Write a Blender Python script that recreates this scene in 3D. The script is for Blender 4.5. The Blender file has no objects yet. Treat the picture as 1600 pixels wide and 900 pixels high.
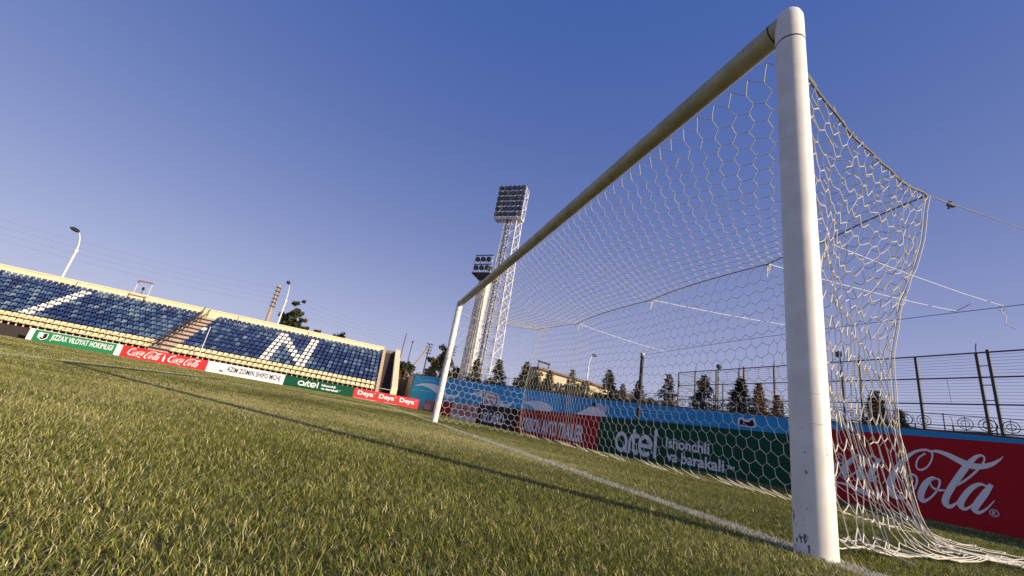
import bpy, math, random
import numpy as np
from mathutils import Vector, Matrix, noise

random.seed(7)
RNG = np.random.default_rng(11)
S = bpy.context.scene
COL = S.collection

# ------------------------------------------------------------------ camera
CAM = Vector((-1.115, 1.582, 0.250))
YAW, PIT, ROL = math.radians(-17.533), math.radians(17.870), math.radians(10.243)
fw = Vector((math.cos(PIT) * math.cos(YAW), math.cos(PIT) * math.sin(YAW), math.sin(PIT)))
rt0 = Vector((math.sin(YAW), -math.cos(YAW), 0))
up0 = rt0.cross(fw)
rt = math.cos(ROL) * rt0 + math.sin(ROL) * up0
up = -math.sin(ROL) * rt0 + math.cos(ROL) * up0
cd = bpy.data.cameras.new("camera")
cd.sensor_width = 36.0
cd.lens = 642.4 / 1600 * 36
cd.clip_start = 0.02
cd.clip_end = 3000
co = bpy.data.objects.new("camera", cd)
COL.objects.link(co)
co.matrix_world = Matrix(((rt.x, up.x, -fw.x, CAM.x), (rt.y, up.y, -fw.y, CAM.y),
                          (rt.z, up.z, -fw.z, CAM.z), (0, 0, 0, 1)))
S.camera = co

# ------------------------------------------------------------------ light
SUN_EL = math.radians(17.2)
SUN_AZ = math.radians(221.0)
to_sun = Vector((math.cos(SUN_AZ) * math.cos(SUN_EL), math.sin(SUN_AZ) * math.cos(SUN_EL), math.sin(SUN_EL)))
W = bpy.data.worlds.new("World")
S.world = W
W.use_nodes = True
nt = W.node_tree
sky = nt.nodes.new("ShaderNodeTexSky")
sky.sky_type = 'NISHITA'
sky.sun_disc = False
sky.sun_elevation = SUN_EL
sky.sun_rotation = math.atan2(to_sun.x, to_sun.y)
sky.altitude = 400
sky.air_density = 1.0
sky.dust_density = 4.0
sky.ozone_density = 3.0
# the clear sky, a little bluer, with pale evening haze thickening towards the horizon all round
tnt = nt.nodes.new("ShaderNodeMix")
tnt.data_type = 'RGBA'
tnt.blend_type = 'MULTIPLY'
tnt.inputs["Factor"].default_value = 1.0
tnt.inputs["B"].default_value = (0.304, 0.304, 0.304, 1)
nt.links.new(sky.outputs[0], tnt.inputs["A"])
gen = nt.nodes.new("ShaderNodeTexCoord")
sep = nt.nodes.new("ShaderNodeSeparateXYZ")
nt.links.new(gen.outputs["Generated"], sep.inputs[0])
m1 = nt.nodes.new("ShaderNodeMath")
m1.operation = 'MAXIMUM'
m1.inputs[1].default_value = 0.0
nt.links.new(sep.outputs["Z"], m1.inputs[0])
m2 = nt.nodes.new("ShaderNodeMath")
m2.operation = 'MULTIPLY'
m2.inputs[1].default_value = -1 / 0.31
nt.links.new(m1.outputs[0], m2.inputs[0])
m3 = nt.nodes.new("ShaderNodeMath")
m3.operation = 'EXPONENT'
nt.links.new(m2.outputs[0], m3.inputs[0])
hz = nt.nodes.new("ShaderNodeMix")
hz.data_type = 'RGBA'
hz.blend_type = 'ADD'
hz.inputs["B"].default_value = (4.68, 3.9, 2.95, 1)
nt.links.new(m3.outputs[0], hz.inputs["Factor"])
nt.links.new(tnt.outputs["Result"], hz.inputs["A"])
bg = nt.nodes["Background"]
bg.inputs["Strength"].default_value = 0.071
ub = nt.nodes.new("ShaderNodeMix")          # even blue of the deep upper air
ub.data_type = 'RGBA'
ub.blend_type = 'ADD'
ub.inputs["Factor"].default_value = 1.0
ub.inputs["B"].default_value = (0.04, 0.55, 2.75, 1)
nt.links.new(hz.outputs["Result"], ub.inputs["A"])
nt.links.new(ub.outputs["Result"], bg.inputs["Color"])
sl = bpy.data.lights.new("sun", 'SUN')
sl.energy = 4.0
sl.angle = math.radians(0.53)
sl.color = (1.0, 0.85, 0.65)
so = bpy.data.objects.new("sun", sl)
COL.objects.link(so)
so.rotation_euler = (-to_sun).to_track_quat('-Z', 'Y').to_euler()
S.view_settings.view_transform = 'Standard'
S.view_settings.look = 'None'
S.view_settings.exposure = 0.70
S.view_settings.gamma = 1.0
S.view_settings.use_curve_mapping = False

# ------------------------------------------------------------------ materials
MATS = {}


def mat(name, col, rough=0.6, var=0.0, scale=4.0, bump=0.0, metal=0.0, col2=None, spec=0.4, transl=0.0, streak=None):
    """Principled material; colour varies between col and col2 (wear) by object-space noise."""
    if name in MATS:
        return MATS[name]
    m = bpy.data.materials.new(name)
    m.use_nodes = True
    n = m.node_tree.nodes
    l = m.node_tree.links
    b = n["Principled BSDF"]
    b.inputs["Roughness"].default_value = rough
    b.inputs["Metallic"].default_value = metal
    b.inputs["Specular IOR Level"].default_value = spec
    b.inputs["Base Color"].default_value = (*col, 1)
    if var > 0 or bump > 0:
        tc = n.new("ShaderNodeTexCoord")
        mp = n.new("ShaderNodeMapping")
        l.new(tc.outputs["Object"], mp.inputs[0])
        if streak:
            mp.inputs["Scale"].default_value = streak
        nz = n.new("ShaderNodeTexNoise")
        nz.inputs["Scale"].default_value = scale
        nz.inputs["Detail"].default_value = 6
        nz.inputs["Roughness"].default_value = 0.65
        l.new(mp.outputs[0], nz.inputs["Vector"])
        if var > 0:
            mr = n.new("ShaderNodeMapRange")
            mr.inputs["From Min"].default_value = 0.35
            mr.inputs["From Max"].default_value = 0.70
            mr.inputs["To Max"].default_value = var
            l.new(nz.outputs["Fac"], mr.inputs["Value"])
            mx = n.new("ShaderNodeMix")
            mx.data_type = 'RGBA'
            mx.inputs["A"].default_value = (*col, 1)
            c2 = col2 or tuple(c * 0.5 for c in col)
            mx.inputs["B"].default_value = (*c2, 1)
            l.new(mr.outputs[0], mx.inputs["Factor"])
            l.new(mx.outputs["Result"], b.inputs["Base Color"])
        if bump > 0:
            bp = n.new("ShaderNodeBump")
            bp.inputs["Strength"].default_value = bump
            bp.inputs["Distance"].default_value = 0.02
            l.new(nz.outputs["Fac"], bp.inputs["Height"])
            l.new(bp.outputs[0], b.inputs["Normal"])
    MATS[name] = m
    return m


def leaf_mat(name, transl=0.35, rough=0.55):
    """Leaf/blade material: colour from the per-leaf 'tint' attribute, with some light let through."""
    m = bpy.data.materials.new(name)
    m.use_nodes = True
    n = m.node_tree.nodes
    l = m.node_tree.links
    b = n["Principled BSDF"]
    b.inputs["Roughness"].default_value = rough
    b.inputs["Specular IOR Level"].default_value = 0.25
    at = n.new("ShaderNodeAttribute")
    at.attribute_name = "tint"
    l.new(at.outputs["Color"], b.inputs["Base Color"])
    tr = n.new("ShaderNodeBsdfTranslucent")
    l.new(at.outputs["Color"], tr.inputs["Color"])
    ms = n.new("ShaderNodeMixShader")
    ms.inputs[0].default_value = transl
    l.new(b.outputs[0], ms.inputs[1])
    l.new(tr.outputs[0], ms.inputs[2])
    l.new(ms.outputs[0], n["Material Output"].inputs["Surface"])
    return m


# ------------------------------------------------------------------ mesh helpers
def unit(v):
    v = Vector(v)
    return v.normalized() if v.length > 1e-9 else Vector((0, 0, 1))


class MB:
    """Collects shapes, then links them as ONE mesh object."""

    def __init__(self):
        self.v, self.f, self.mi = [], [], []

    def add(self, vs, fs, mi=0):
        o = len(self.v)
        self.v += [tuple(a) for a in vs]
        self.f += [tuple(i + o for i in f) for f in fs]
        self.mi += [mi] * len(fs)

    def box(self, lo, hi, mi=0):
        x0, y0, z0 = lo
        x1, y1, z1 = hi
        self.add([(x0, y0, z0), (x1, y0, z0), (x1, y1, z0), (x0, y1, z0), (x0, y0, z1), (x1, y0, z1), (x1, y1, z1), (x0, y1, z1)],
                 [(0, 3, 2, 1), (4, 5, 6, 7), (0, 1, 5, 4), (1, 2, 6, 5), (2, 3, 7, 6), (3, 0, 4, 7)], mi)

    def obox(self, c, ax, ay, az, mi=0):
        """box with centre c and half-axis vectors"""
        c, ax, ay, az = map(Vector, (c, ax, ay, az))
        vs = [c + i * ax + j * ay + k * az for k in (-1, 1) for j in (-1, 1) for i in (-1, 1)]
        self.add(vs, [(0, 2, 3, 1), (4, 5, 7, 6), (0, 1, 5, 4), (1, 3, 7, 5), (3, 2, 6, 7), (2, 0, 4, 6)], mi)

    def tube(self, pts, r, n=6, cap=True, mi=0):
        pts = [Vector(p) for p in pts]
        rs = r if isinstance(r, (list, tuple)) else [r] * len(pts)
        prev = None
        vs = []
        for i, p in enumerate(pts):
            t = unit(pts[min(i + 1, len(pts) - 1)] - pts[max(i - 1, 0)])
            a = prev if prev is not None else (Vector((0, 0, 1)) if abs(t.z) < .9 else Vector((1, 0, 0)))
            s = t.cross(a)
            if s.length < 1e-6:
                s = t.cross(Vector((0, 1, 0)))
            s.normalize()
            a = s.cross(t).normalized()
            prev = a
            for k in range(n):
                q = 2 * math.pi * k / n
                vs.append(p + rs[i] * (math.cos(q) * s + math.sin(q) * a))
        fs = []
        for i in range(len(pts) - 1):
            for k in range(n):
                k2 = (k + 1) % n
                fs.append((i * n + k, i * n + k2, (i + 1) * n + k2, (i + 1) * n + k))
        if cap:
            fs.append(tuple(reversed(range(n))))
            fs.append(tuple(range((len(pts) - 1) * n, len(pts) * n)))
        self.add(vs, fs, mi)

    def prism(self, poly, d, mi=0):
        """closed polygon (3D points) extruded by the vector d"""
        n = len(poly)
        poly = [Vector(p) for p in poly]
        d = Vector(d)
        vs = poly + [p + d for p in poly]
        fs = [tuple(range(n)), tuple(reversed(range(n, 2 * n)))]
        for i in range(n):
            j = (i + 1) % n
            fs.append((i, i + n, j + n, j))
        self.add(vs, fs, mi)

    def ring(self, c, ax, ay, R, r, n=20, k=5, mi=0):
        c, ax, ay = Vector(c), Vector(ax), Vector(ay)
        az = ax.cross(ay).normalized()
        vs, fs = [], []
        for i in range(n):
            q = 2 * math.pi * i / n
            d = math.cos(q) * ax + math.sin(q) * ay
            for j in range(k):
                w = 2 * math.pi * j / k
                vs.append(c + d * (R + r * math.cos(w)) + az * r * math.sin(w))
        for i in range(n):
            for j in range(k):
                a, b = i * k + j, i * k + (j + 1) % k
                c2, d2 = ((i + 1) % n) * k + (j + 1) % k, ((i + 1) % n) * k + j
                fs.append((a, d2, c2, b))
        self.add(vs, fs, mi)

    def mesh(self, name, mats, smooth=False):
        me = bpy.data.meshes.new(name)
        me.from_pydata(self.v, [], self.f)
        for m in (mats if isinstance(mats, (list, tuple)) else [mats]):
            me.materials.append(m)
        if len(set(self.mi)) > 1:
            me.polygons.foreach_set("material_index", self.mi)
        if smooth:
            me.polygons.foreach_set("use_smooth", [True] * len(me.polygons))
            try:
                me.set_sharp_from_angle(angle=math.radians(40))
            except Exception:
                pass
        me.update()
        return me

    def build(self, name, mats, parent=None, smooth=False):
        return link(name, self.mesh(name, mats, smooth), parent)


def link(name, me, parent=None):
    o = bpy.data.objects.new(name, me)
    COL.objects.link(o)
    if parent is not None:
        # all vertices are written in world space; parts keep their place under the parent's Empty
        o.parent = parent
        o.matrix_parent_inverse = parent.matrix_basis.inverted() if parent.type == 'EMPTY' else Matrix.Identity(4)
    return o


def tag(o, label=None, cat=None, group=None, kind=None):
    if label: o["label"] = label
    if cat: o["category"] = cat
    if group: o["group"] = group
    if kind: o["kind"] = kind
    return o


def thing(name, label, cat, loc=(0, 0, 0), group=None):
    o = bpy.data.objects.new(name, None)
    o.empty_display_size = 0.3
    COL.objects.link(o)
    o.location = loc
    o.matrix_basis = Matrix.Translation(Vector(loc))
    return tag(o, label, cat, group)


def catmull(P, sub=6):
    P = [np.array(p, float) for p in P]
    Q = [2 * P[0] - P[1]] + P + [2 * P[-1] - P[-2]]
    out = []
    for i in range(1, len(Q) - 2):
        for k in range(sub):
            t = k / sub
            a, b, c, d = Q[i - 1], Q[i], Q[i + 1], Q[i + 2]
            out.append(0.5 * ((2 * b) + (-a + c) * t + (2 * a - 5 * b + 4 * c - d) * t * t + (-a + 3 * b - 3 * c + d) * t ** 3))
    out.append(P[-1])
    return out


def ribbon(mb, stroke, place, dz=0.0, mi=0, sub=6):
    """a flat brush stroke (u, v, width) laid on a surface by place(u, v, lift)"""
    pts = catmull(stroke, sub)
    n = len(pts)
    vs = []
    for i, p in enumerate(pts):
        a, b = pts[max(i - 1, 0)], pts[min(i + 1, n - 1)]
        t = b[:2] - a[:2]
        L = np.hypot(*t) or 1
        nx, ny = -t[1] / L, t[0] / L
        w = max(p[2], 0.002) / 2
        vs.append(place(p[0] + nx * w, p[1] + ny * w, dz))
        vs.append(place(p[0] - nx * w, p[1] - ny * w, dz))
    mb.add(vs, [(2 * i, 2 * i + 1, 2 * i + 3, 2 * i + 2) for i in range(n - 1)], mi)


def flat_poly(mb, poly, place, dz=0.0, mi=0):
    from mathutils.geometry import tessellate_polygon
    vs = [Vector((p[0], p[1], 0)) for p in poly]
    mb.add([place(p[0], p[1], dz) for p in poly], [tuple(t) for t in tessellate_polygon([vs])], mi)


_FONT = {}


def text_geo(body, bold=0.0, spacing=1.0, shear=0.0):
    key = (body, bold, spacing, shear)
    if key in _FONT: return _FONT[key]
    c = bpy.data.curves.new("t", 'FONT')
    c.body = body
    c.size = 1
    c.offset = bold
    c.space_character = spacing
    c.shear = shear
    c.resolution_u = 3
    o = bpy.data.objects.new("t", c)
    COL.objects.link(o)
    bpy.context.view_layer.update()
    me = bpy.data.meshes.new_from_object(o.evaluated_get(bpy.context.evaluated_depsgraph_get()))
    v = np.array([x.co[:2] for x in me.vertices])
    f = [tuple(p.vertices) for p in me.polygons]
    bpy.data.objects.remove(o)
    bpy.data.curves.remove(c)
    bpy.data.meshes.remove(me)
    v = (v - v.min(0)) / (v.max(0) - v.min(0))
    _FONT[key] = (v, f)
    return _FONT[key]


def put_text(mb, body, rect, place, bold=0.0, spacing=1.0, shear=0.0, dz=0.0, mi=0):
    """letters fitted into rect = (u0, v0, u1, v1)"""
    v, f = text_geo(body, bold, spacing, shear)
    u0, v0, u1, v1 = rect
    mb.add([place(u0 + a * (u1 - u0), v0 + b * (v1 - v0), dz) for a, b in v], f, mi)


# ------------------------------------------------------------------ ground
def sm(t):
    t = min(max(t, 0.0), 1.0)
    return t * t * (3 - 2 * t)


def gz(x, y):
    """the pitch falls away a little behind the goal and towards the far touchline"""
    return -0.10 * sm((-y - 2.6) / 2.6) * sm((x - 3) / 8) - 0.05 * sm((x - 25) / 14)


def gz_np(x, y):
    s = lambda t: (lambda q: q * q * (3 - 2 * q))(np.clip(t, 0, 1))
    return -0.10 * s((-y - 2.6) / 2.6) * s((x - 3) / 8) - 0.05 * s((x - 25) / 14)


def end_line_y(x):  # where the boards behind the goal stand
    return -5.6 + 0.035 * x


m_soil = mat("soil", (0.060, 0.062, 0.020), 0.95, 0.8, 14.0, 0.6, col2=(0.15, 0.13, 0.055))
m_dirt = mat("dry_earth", (0.20, 0.17, 0.12), 0.95, 0.7, 1.5, 0.3)
xs = np.unique(np.concatenate([np.linspace(-900, -12, 10), np.linspace(-12, 45, 96), np.linspace(45, 1800, 14)]))
ys = np.unique(np.concatenate([np.linspace(-1500, -12, 12), np.linspace(-12, 40, 88), np.linspace(40, 1500, 12)]))
mb = MB()
X, Y = np.meshgrid(xs, ys)
mb.v = [(float(a), float(b), float(c)) for a, b, c in zip(X.ravel(), Y.ravel(), gz_np(X, Y).ravel())]
nx = len(xs)
for j in range(len(ys) - 1):
    for i in range(nx - 1):
        cx, cy = (xs[i] + xs[i + 1]) / 2, (ys[j] + ys[j + 1]) / 2
        mb.f.append((j * nx + i, j * nx + i + 1, (j + 1) * nx + i + 1, (j + 1) * nx + i))
        mb.mi.append(0 if (-45 < cx < 42 and -6 < cy < 110) else 1)
g = mb.build("ground", [m_soil, m_dirt])
tag(g, "pitch ground under the grass", kind="structure")


def blades(x, y, h, w, col, tris, name, lean=(0.55, 1.42)):
    n = len(x)
    z = gz_np(x, y)
    phi = RNG.uniform(0, 2 * np.pi, n)
    th = RNG.uniform(lean[0], lean[1], n)
    wd = phi + np.pi / 2 + RNG.normal(0, .5, n)
    sx, sy = np.cos(wd) * w / 2, np.sin(wd) * w / 2
    dx, dy = np.cos(phi), np.sin(phi)
    hx = h * np.sin(th)
    hz = h * np.cos(th)
    if tris == 3:
        P = np.zeros((n, 5, 3))
        P[:, 0] = np.stack([x - sx, y - sy, z], 1)
        P[:, 1] = np.stack([x + sx, y + sy, z], 1)
        mx_, my_, mz_ = x + dx * hx * .35, y + dy * hx * .35, z + hz * .62
        P[:, 2] = np.stack([mx_ + sx * .85, my_ + sy * .85, mz_], 1)
        P[:, 3] = np.stack([mx_ - sx * .85, my_ - sy * .85, mz_], 1)
        P[:, 4] = np.stack([x + dx * hx, y + dy * hx, z + hz], 1)
        loops = np.array([0, 1, 2, 3, 3, 2, 4])
        starts = np.array([0, 4])
        tot = np.array([4, 3])
        k = 5
    else:
        P = np.zeros((n, 3, 3))
        P[:, 0] = np.stack([x - sx, y - sy, z], 1)
        P[:, 1] = np.stack([x + sx, y + sy, z], 1)
        P[:, 2] = np.stack([x + dx * hx, y + dy * hx, z + hz], 1)
        loops = np.array([0, 1, 2])
        starts = np.array([0])
        tot = np.array([3])
        k = 3
    me = bpy.data.meshes.new(name)
    me.vertices.add(n * k)
    me.vertices.foreach_set("co", P.reshape(-1).astype(np.float32))
    L = (np.arange(n)[:, None] * k + loops[None]).reshape(-1)
    me.loops.add(len(L))
    me.loops.foreach_set("vertex_index", L.astype(np.int32))
    st = (np.arange(n)[:, None] * len(loops) + starts[None]).reshape(-1)
    me.polygons.add(len(st))
    me.polygons.foreach_set("loop_start", st.astype(np.int32))
    me.polygons.foreach_set("loop_total", np.tile(tot, n).astype(np.int32))
    at = me.attributes.new("tint", 'FLOAT_COLOR', 'POINT')
    c4 = np.concatenate([np.repeat(col, k, 0), np.ones((n * k, 1))], 1)
    at.data.foreach_set("color", c4.reshape(-1).astype(np.float32))
    me.update()
    me.validate()
    return me


def wave(x, y, f, s):
    r = np.random.default_rng(s)
    out = 0
    for _ in range(6):
        a = r.uniform(0, 6.28)
        k = f * r.uniform(.5, 1.8)
        out = out + np.sin(k * (x * np.cos(a) + y * np.sin(a)) + r.uniform(0, 6.28))
    return out / 6


GREENS = np.array([(0.060, 0.078, 0.012), (0.215, 0.232, 0.040), (0.470, 0.430, 0.105), (0.78, 0.68, 0.35)])


def grass_colours(x, y):
    n = len(x)
    t = wave(x, y, 1.1, 3) * .5 + wave(x, y, 4.5, 5) * .35 + RNG.normal(0, .55, n)
    # drier towards the middle of the goal area, greener behind the goal
    t = t * 1.15 - .45 * np.clip(-y / 1.5, 0, 1) + .15
    i = np.digitize(t, [-.45, .25, .75])
    c = GREENS[i] * RNG.uniform(.65, 1.35, (n, 1))
    return c


def on_line(x, y):
    d = np.where((np.abs(y) < .07), 1.0, 0.0)
    d = np.maximum(d, np.where((np.abs(y - 5.50) < .065) & (x < 12.9) & (x > -5.6), .95, 0))
    d = np.maximum(d, np.where((np.abs(x - 12.82) < .06) & (y > 0) & (y < 5.5), .3, 0))
    return d


zones = [(0.35, 1.3, 82000, 3, .0180, .00125, (-95, 75)), (1.3, 2.6, 44000, 3, .0180, .0015, (-90, 62)),
         (2.6, 5.2, 20000, 1, .0190, .0023, (-86, 55)), (5.2, 10, 5600, 1, .0200, .0039, (-84, 52)),
         (10, 20, 1400, 1, .0235, .0076, (-60, 50)), (20, 43, 300, 1, .026, .0145, (-20, 46))]
parts_n, parts_l = {3: [], 1: []}, []
for r0, r1, den, tr, h, w, (a0, a1) in zones:
    A = math.radians(a1 - a0) * (r1 * r1 - r0 * r0) / 2
    n = int(A * den)
    rr = np.sqrt(RNG.uniform(r0 * r0, r1 * r1, n))
    aa = np.radians(RNG.uniform(a0, a1, n))
    x = CAM.x + rr * np.cos(aa)
    y = CAM.y + rr * np.sin(aa)
    ok = (y > end_line_y(x) + .10) & (x < 40.4) & (np.hypot(x, y) > .062) & (np.hypot(x - 7.32, y) > .062)
    x, y = x[ok], y[ok]
    n = len(x)
    hh = h * np.clip(RNG.normal(1.0, .28, n), .4, 1.9) * (1 + .18 * wave(x, y, 3.0, 9))
    ww = w * RNG.uniform(.6, 1.3, n)
    c = grass_colours(x, y)
    pl = on_line(x, y)
    isl = RNG.uniform(0, 1, n) < pl * .78
    parts_n[tr].append((x[~isl], y[~isl], hh[~isl], ww[~isl], c[~isl]))
    cl = np.array([(0.74, .72, .63)]) * RNG.uniform(.65, 1.0, (n, 1))
    parts_l.append((x[isl], y[isl], hh[isl] * .85, ww[isl] * 1.25, cl[isl]))
m_grass = leaf_mat("grass_blades", .38, .5)
for tr, nm, lab in ((3, "grass", "short dry green turf with straw coloured blades around the near post"),
                    (1, "grass", "short green turf stretching from the goal to the far boards")):
    arr = [np.concatenate(a) for a in zip(*parts_n[tr])]
    me = blades(*arr, tr, nm)
    me.materials.append(m_grass)
    tag(link(nm, me), lab, "grass", kind="stuff")
arr = [np.concatenate(a) for a in zip(*parts_l)]
me = blades(*arr, 3, "painted_line")
me.materials.append(m_grass)
tag(link("painted_line", me), "white painted goal line and goal area lines on the turf", "line", kind="structure")

# ------------------------------------------------------------------ goal frame
def paint_mat(name="worn_white_paint", ca=(.70, .67, .60, 1), cb=(.82, .79, .72, 1)):
    m = bpy.data.materials.new(name)
    m.use_nodes = True
    n, l = m.node_tree.nodes, m.node_tree.links
    b = n["Principled BSDF"]
    b.inputs["Roughness"].default_value = .42
    tc = n.new("ShaderNodeTexCoord")
    nz = n.new("ShaderNodeTexNoise")
    nz.inputs["Scale"].default_value = 9
    nz.inputs["Detail"].default_value = 8
    l.new(tc.outputs["Object"], nz.inputs["Vector"])
    r1 = n.new("ShaderNodeValToRGB")
    r1.color_ramp.elements[0].position = .30
    r1.color_ramp.elements[0].color = ca
    r1.color_ramp.elements[1].position = .62
    r1.color_ramp.elements[1].color = cb
    l.new(nz.outputs["Fac"], r1.inputs[0])
    # dark chips and scuffs, more of them near the ground
    mp = n.new("ShaderNodeMapping")
    mp.inputs["Scale"].default_value = (22, 22, 13)
    l.new(tc.outputs["Object"], mp.inputs[0])
    n2 = n.new("ShaderNodeTexNoise")
    n2.inputs["Scale"].default_value = 1
    n2.inputs["Detail"].default_value = 5
    n2.inputs["Roughness"].default_value = .7
    l.new(mp.outputs[0], n2.inputs["Vector"])
    sx = n.new("ShaderNodeSeparateXYZ")
    l.new(tc.outputs["Object"], sx.inputs[0])
    mr = n.new("ShaderNodeMapRange")
    mr.inputs["From Min"].default_value = 0
    mr.inputs["From Max"].default_value = .9
    mr.inputs["To Min"].default_value = .60
    mr.inputs["To Max"].default_value = .77
    l.new(sx.outputs["Z"], mr.inputs["Value"])
    gt = n.new("ShaderNodeMath")
    gt.operation = 'GREATER_THAN'
    l.new(n2.outputs["Fac"], gt.inputs[0])
    l.new(mr.outputs[0], gt.inputs[1])
    mx = n.new("ShaderNodeMix")
    mx.data_type = 'RGBA'
    mx.inputs["B"].default_value = (.10, .09, .08, 1)
    l.new(gt.outputs[0], mx.inputs["Factor"])
    l.new(r1.outputs[0], mx.inputs["A"])
    # thin scratches
    mp3 = n.new("ShaderNodeMapping")
    mp3.inputs["Rotation"].default_value = (.5, .35, .2)
    mp3.inputs["Scale"].default_value = (9, 9, 90)
    l.new(tc.outputs["Object"], mp3.inputs[0])
    n3 = n.new("ShaderNodeTexNoise")
    n3.inputs["Scale"].default_value = 1
    n3.inputs["Detail"].default_value = 3
    l.new(mp3.outputs[0], n3.inputs["Vector"])
    g3 = n.new("ShaderNodeMapRange")
    g3.inputs["From Min"].default_value = .70
    g3.inputs["From Max"].default_value = .76
    g3.inputs["To Max"].default_value = .55
    l.new(n3.outputs["Fac"], g3.inputs["Value"])
    m3 = n.new("ShaderNodeMix")
    m3.data_type = 'RGBA'
    m3.inputs["B"].default_value = (.25, .22, .18, 1)
    l.new(g3.outputs[0], m3.inputs["Factor"])
    l.new(mx.outputs["Result"], m3.inputs["A"])
    l.new(m3.outputs["Result"], b.inputs["Base Color"])
    bp = n.new("ShaderNodeBump")
    bp.inputs["Strength"].default_value = .12
    bp.inputs["Distance"].default_value = .004
    l.new(n2.outputs["Fac"], bp.inputs["Height"])
    l.new(bp.outputs[0], b.inputs["Normal"])
    return m


m_post = paint_mat()
m_bar = paint_mat("aged_olive_shaded_paint", (.34, .30, .17, 1), (.48, .44, .28, 1))  # aged paint, with the underside's shade and grass bounce put into the colour
m_seam = mat("dark_seam", (.05, .045, .04), .8)
R = 0.0635
goal = thing("football_goal", "white round-tubed football goal frame with scuffed posts on the goal line", "goal", (3.66, 0, 0))


def post(x, parent):
    b = MB()
    b.tube([(x, 0, -.15), (x, 0, 1.2), (x, 0, 2.285)], R, 40, cap=False)
    o = b.build("post", m_post, parent, smooth=True)
    s = MB()
    s.tube([(x, 0, 2.283), (x, 0, 2.293)], R * 1.006, 40)
    s.build("seam", m_seam, o)
    c = MB()   # sleeve with a domed top that takes the crossbar
    prof = [(2.2915, 1.01), (2.43, 1.01), (2.462, .98), (2.485, .86), (2.499, .60), (2.505, .25), (2.506, .02)]
    c.tube([(x, 0, z) for z, _ in prof], [R * k for _, k in prof], 40)
    c.build("corner_sleeve", m_post, o, smooth=True)
    return o


p_near = post(0, goal)
p_near["label"] = "near post with dark chips near its foot"
p_far = post(7.32, goal)
b = MB()
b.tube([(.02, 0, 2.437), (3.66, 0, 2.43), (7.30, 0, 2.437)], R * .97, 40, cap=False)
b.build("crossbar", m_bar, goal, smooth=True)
b = MB()
b.tube([(.070, 0, 2.437), (.078, 0, 2.437)], R * .985, 40)
b.build("seam", m_seam, goal)

# ------------------------------------------------------------------ goal net
m_cord = mat("net_cord", (.66, .62, .53), .8, .35, 40, col2=(.42, .38, .31))
m_rope = mat("edge_rope", (.16, .15, .14), .85, .5, 60, col2=(.40, .37, .31))
m_white_cord = mat("white_cord", (.78, .76, .72), .8)
net = thing("goal_net", "cream hexagonal mesh net hanging behind the goal frame", "net", (3.66, -1, 0))
# ties along the rope behind the goal
TIES = [(0.30, -1.69, 2.19), (0.93, -1.62, 2.05), (1.55, -1.76, 2.09), (3.22, -1.74, 2.09), (5.2, -1.75, 2.085), (7.0, -1.75, 2.24)]


def back_rope(x):
    """the rope between the ties bows towards the goal"""
    for (a, b_) in zip(TIES[:-1], TIES[1:]):
        if x <= b_[0] or b_ is TIES[-1]:
            t = (x - a[0]) / (b_[0] - a[0])
            bow = 4 * t * (1 - t)
            L = b_[0] - a[0]
            y = a[1] + t * (b_[1] - a[1]) + bow * .075 * L
            z = a[2] + t * (b_[2] - a[2]) - bow * .022 * L
            return Vector((x, y, z))


SG = .86   # share of the panel height at which the seam touches the grass
# the seam where the near side and the back meet: it sags inwards and trails on the ground
SEAM = catmull([(.30, -1.69, 2.19), (.30, -1.48, 1.68), (.30, -1.25, 1.31), (.30, -1.10, .95), (.30, -1.07, .62), (.30, -1.10, .40),
                (.29, -1.17, .12), (.25, -1.32, .035), (.17, -1.68, .03), (.09, -2.15, .028)], 8)
_sl = np.concatenate([[0], np.cumsum([np.linalg.norm(b - a) for a, b in zip(SEAM[:-1], SEAM[1:])])])


_sg = float(_sl[7 * 8])


def seam_at(v):
    return along(SEAM, _sl, v / SG * _sg if v < SG else _sg + (v - SG) / (1 - SG) * (_sl[-1] - _sg))


def along(P, L, s):
    s = min(max(s, 0), L[-1])
    i = min(int(np.searchsorted(L, s, side='right')) - 1, len(P) - 2)
    t = (s - L[i]) / (L[i + 1] - L[i] + 1e-9)
    return Vector(P[i] * (1 - t) + P[i + 1] * t)


FSEAM = catmull([(7.0, -1.75, 2.24), (7.05, -1.72, 1.6), (7.15, -1.70, .9), (7.3, -1.78, .3), (7.4, -1.9, .03)], 8)
_fl = np.concatenate([[0], np.cumsum([np.linalg.norm(b - a) for a, b in zip(FSEAM[:-1], FSEAM[1:])])])


def nz3(p, f, a):
    q = Vector(p) * f
    return Vector((noise.noise(q), noise.noise(q + Vector((31, 7, 3))), noise.noise(q + Vector((5, 51, 17))))) * a


def top_patch(u, v):      # u along the crossbar 0..1, v from crossbar to rope
    A = Vector((.06 + u * 7.2, -.05, 2.375))
    B = back_rope(.30 + u * 6.70)
    p = A.lerp(B, v)
    sag = 4 * v * (1 - v)
    kn = math.exp(-(u * 7.2 / .30) ** 1.3)          # the edge above the near side hangs on the side rope
    kf = math.exp(-((1 - u) * 7.2 / .30) ** 1.3)
    p.z -= sag * (.10 + .05 * math.sin(u * 9 + 1)) * min(1, 6 * u + .35)
    kn *= min(1, v * 2.5)
    p = p.lerp(near_top(v) + Vector((u * 6.4, 0, u * .5)), kn)
    p = p.lerp(Vector((7.32, -.066, 2.2)).lerp(Vector(TIES[-1]), v) - Vector(((1 - u) * 6.4, 0, .05 * math.sin(math.pi * v))), kf)
    w_ = 1 - max(kn, kf)
    return p + nz3(p, 1.6, .02) * w_ + nz3(p, 7, .006) * w_


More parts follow.
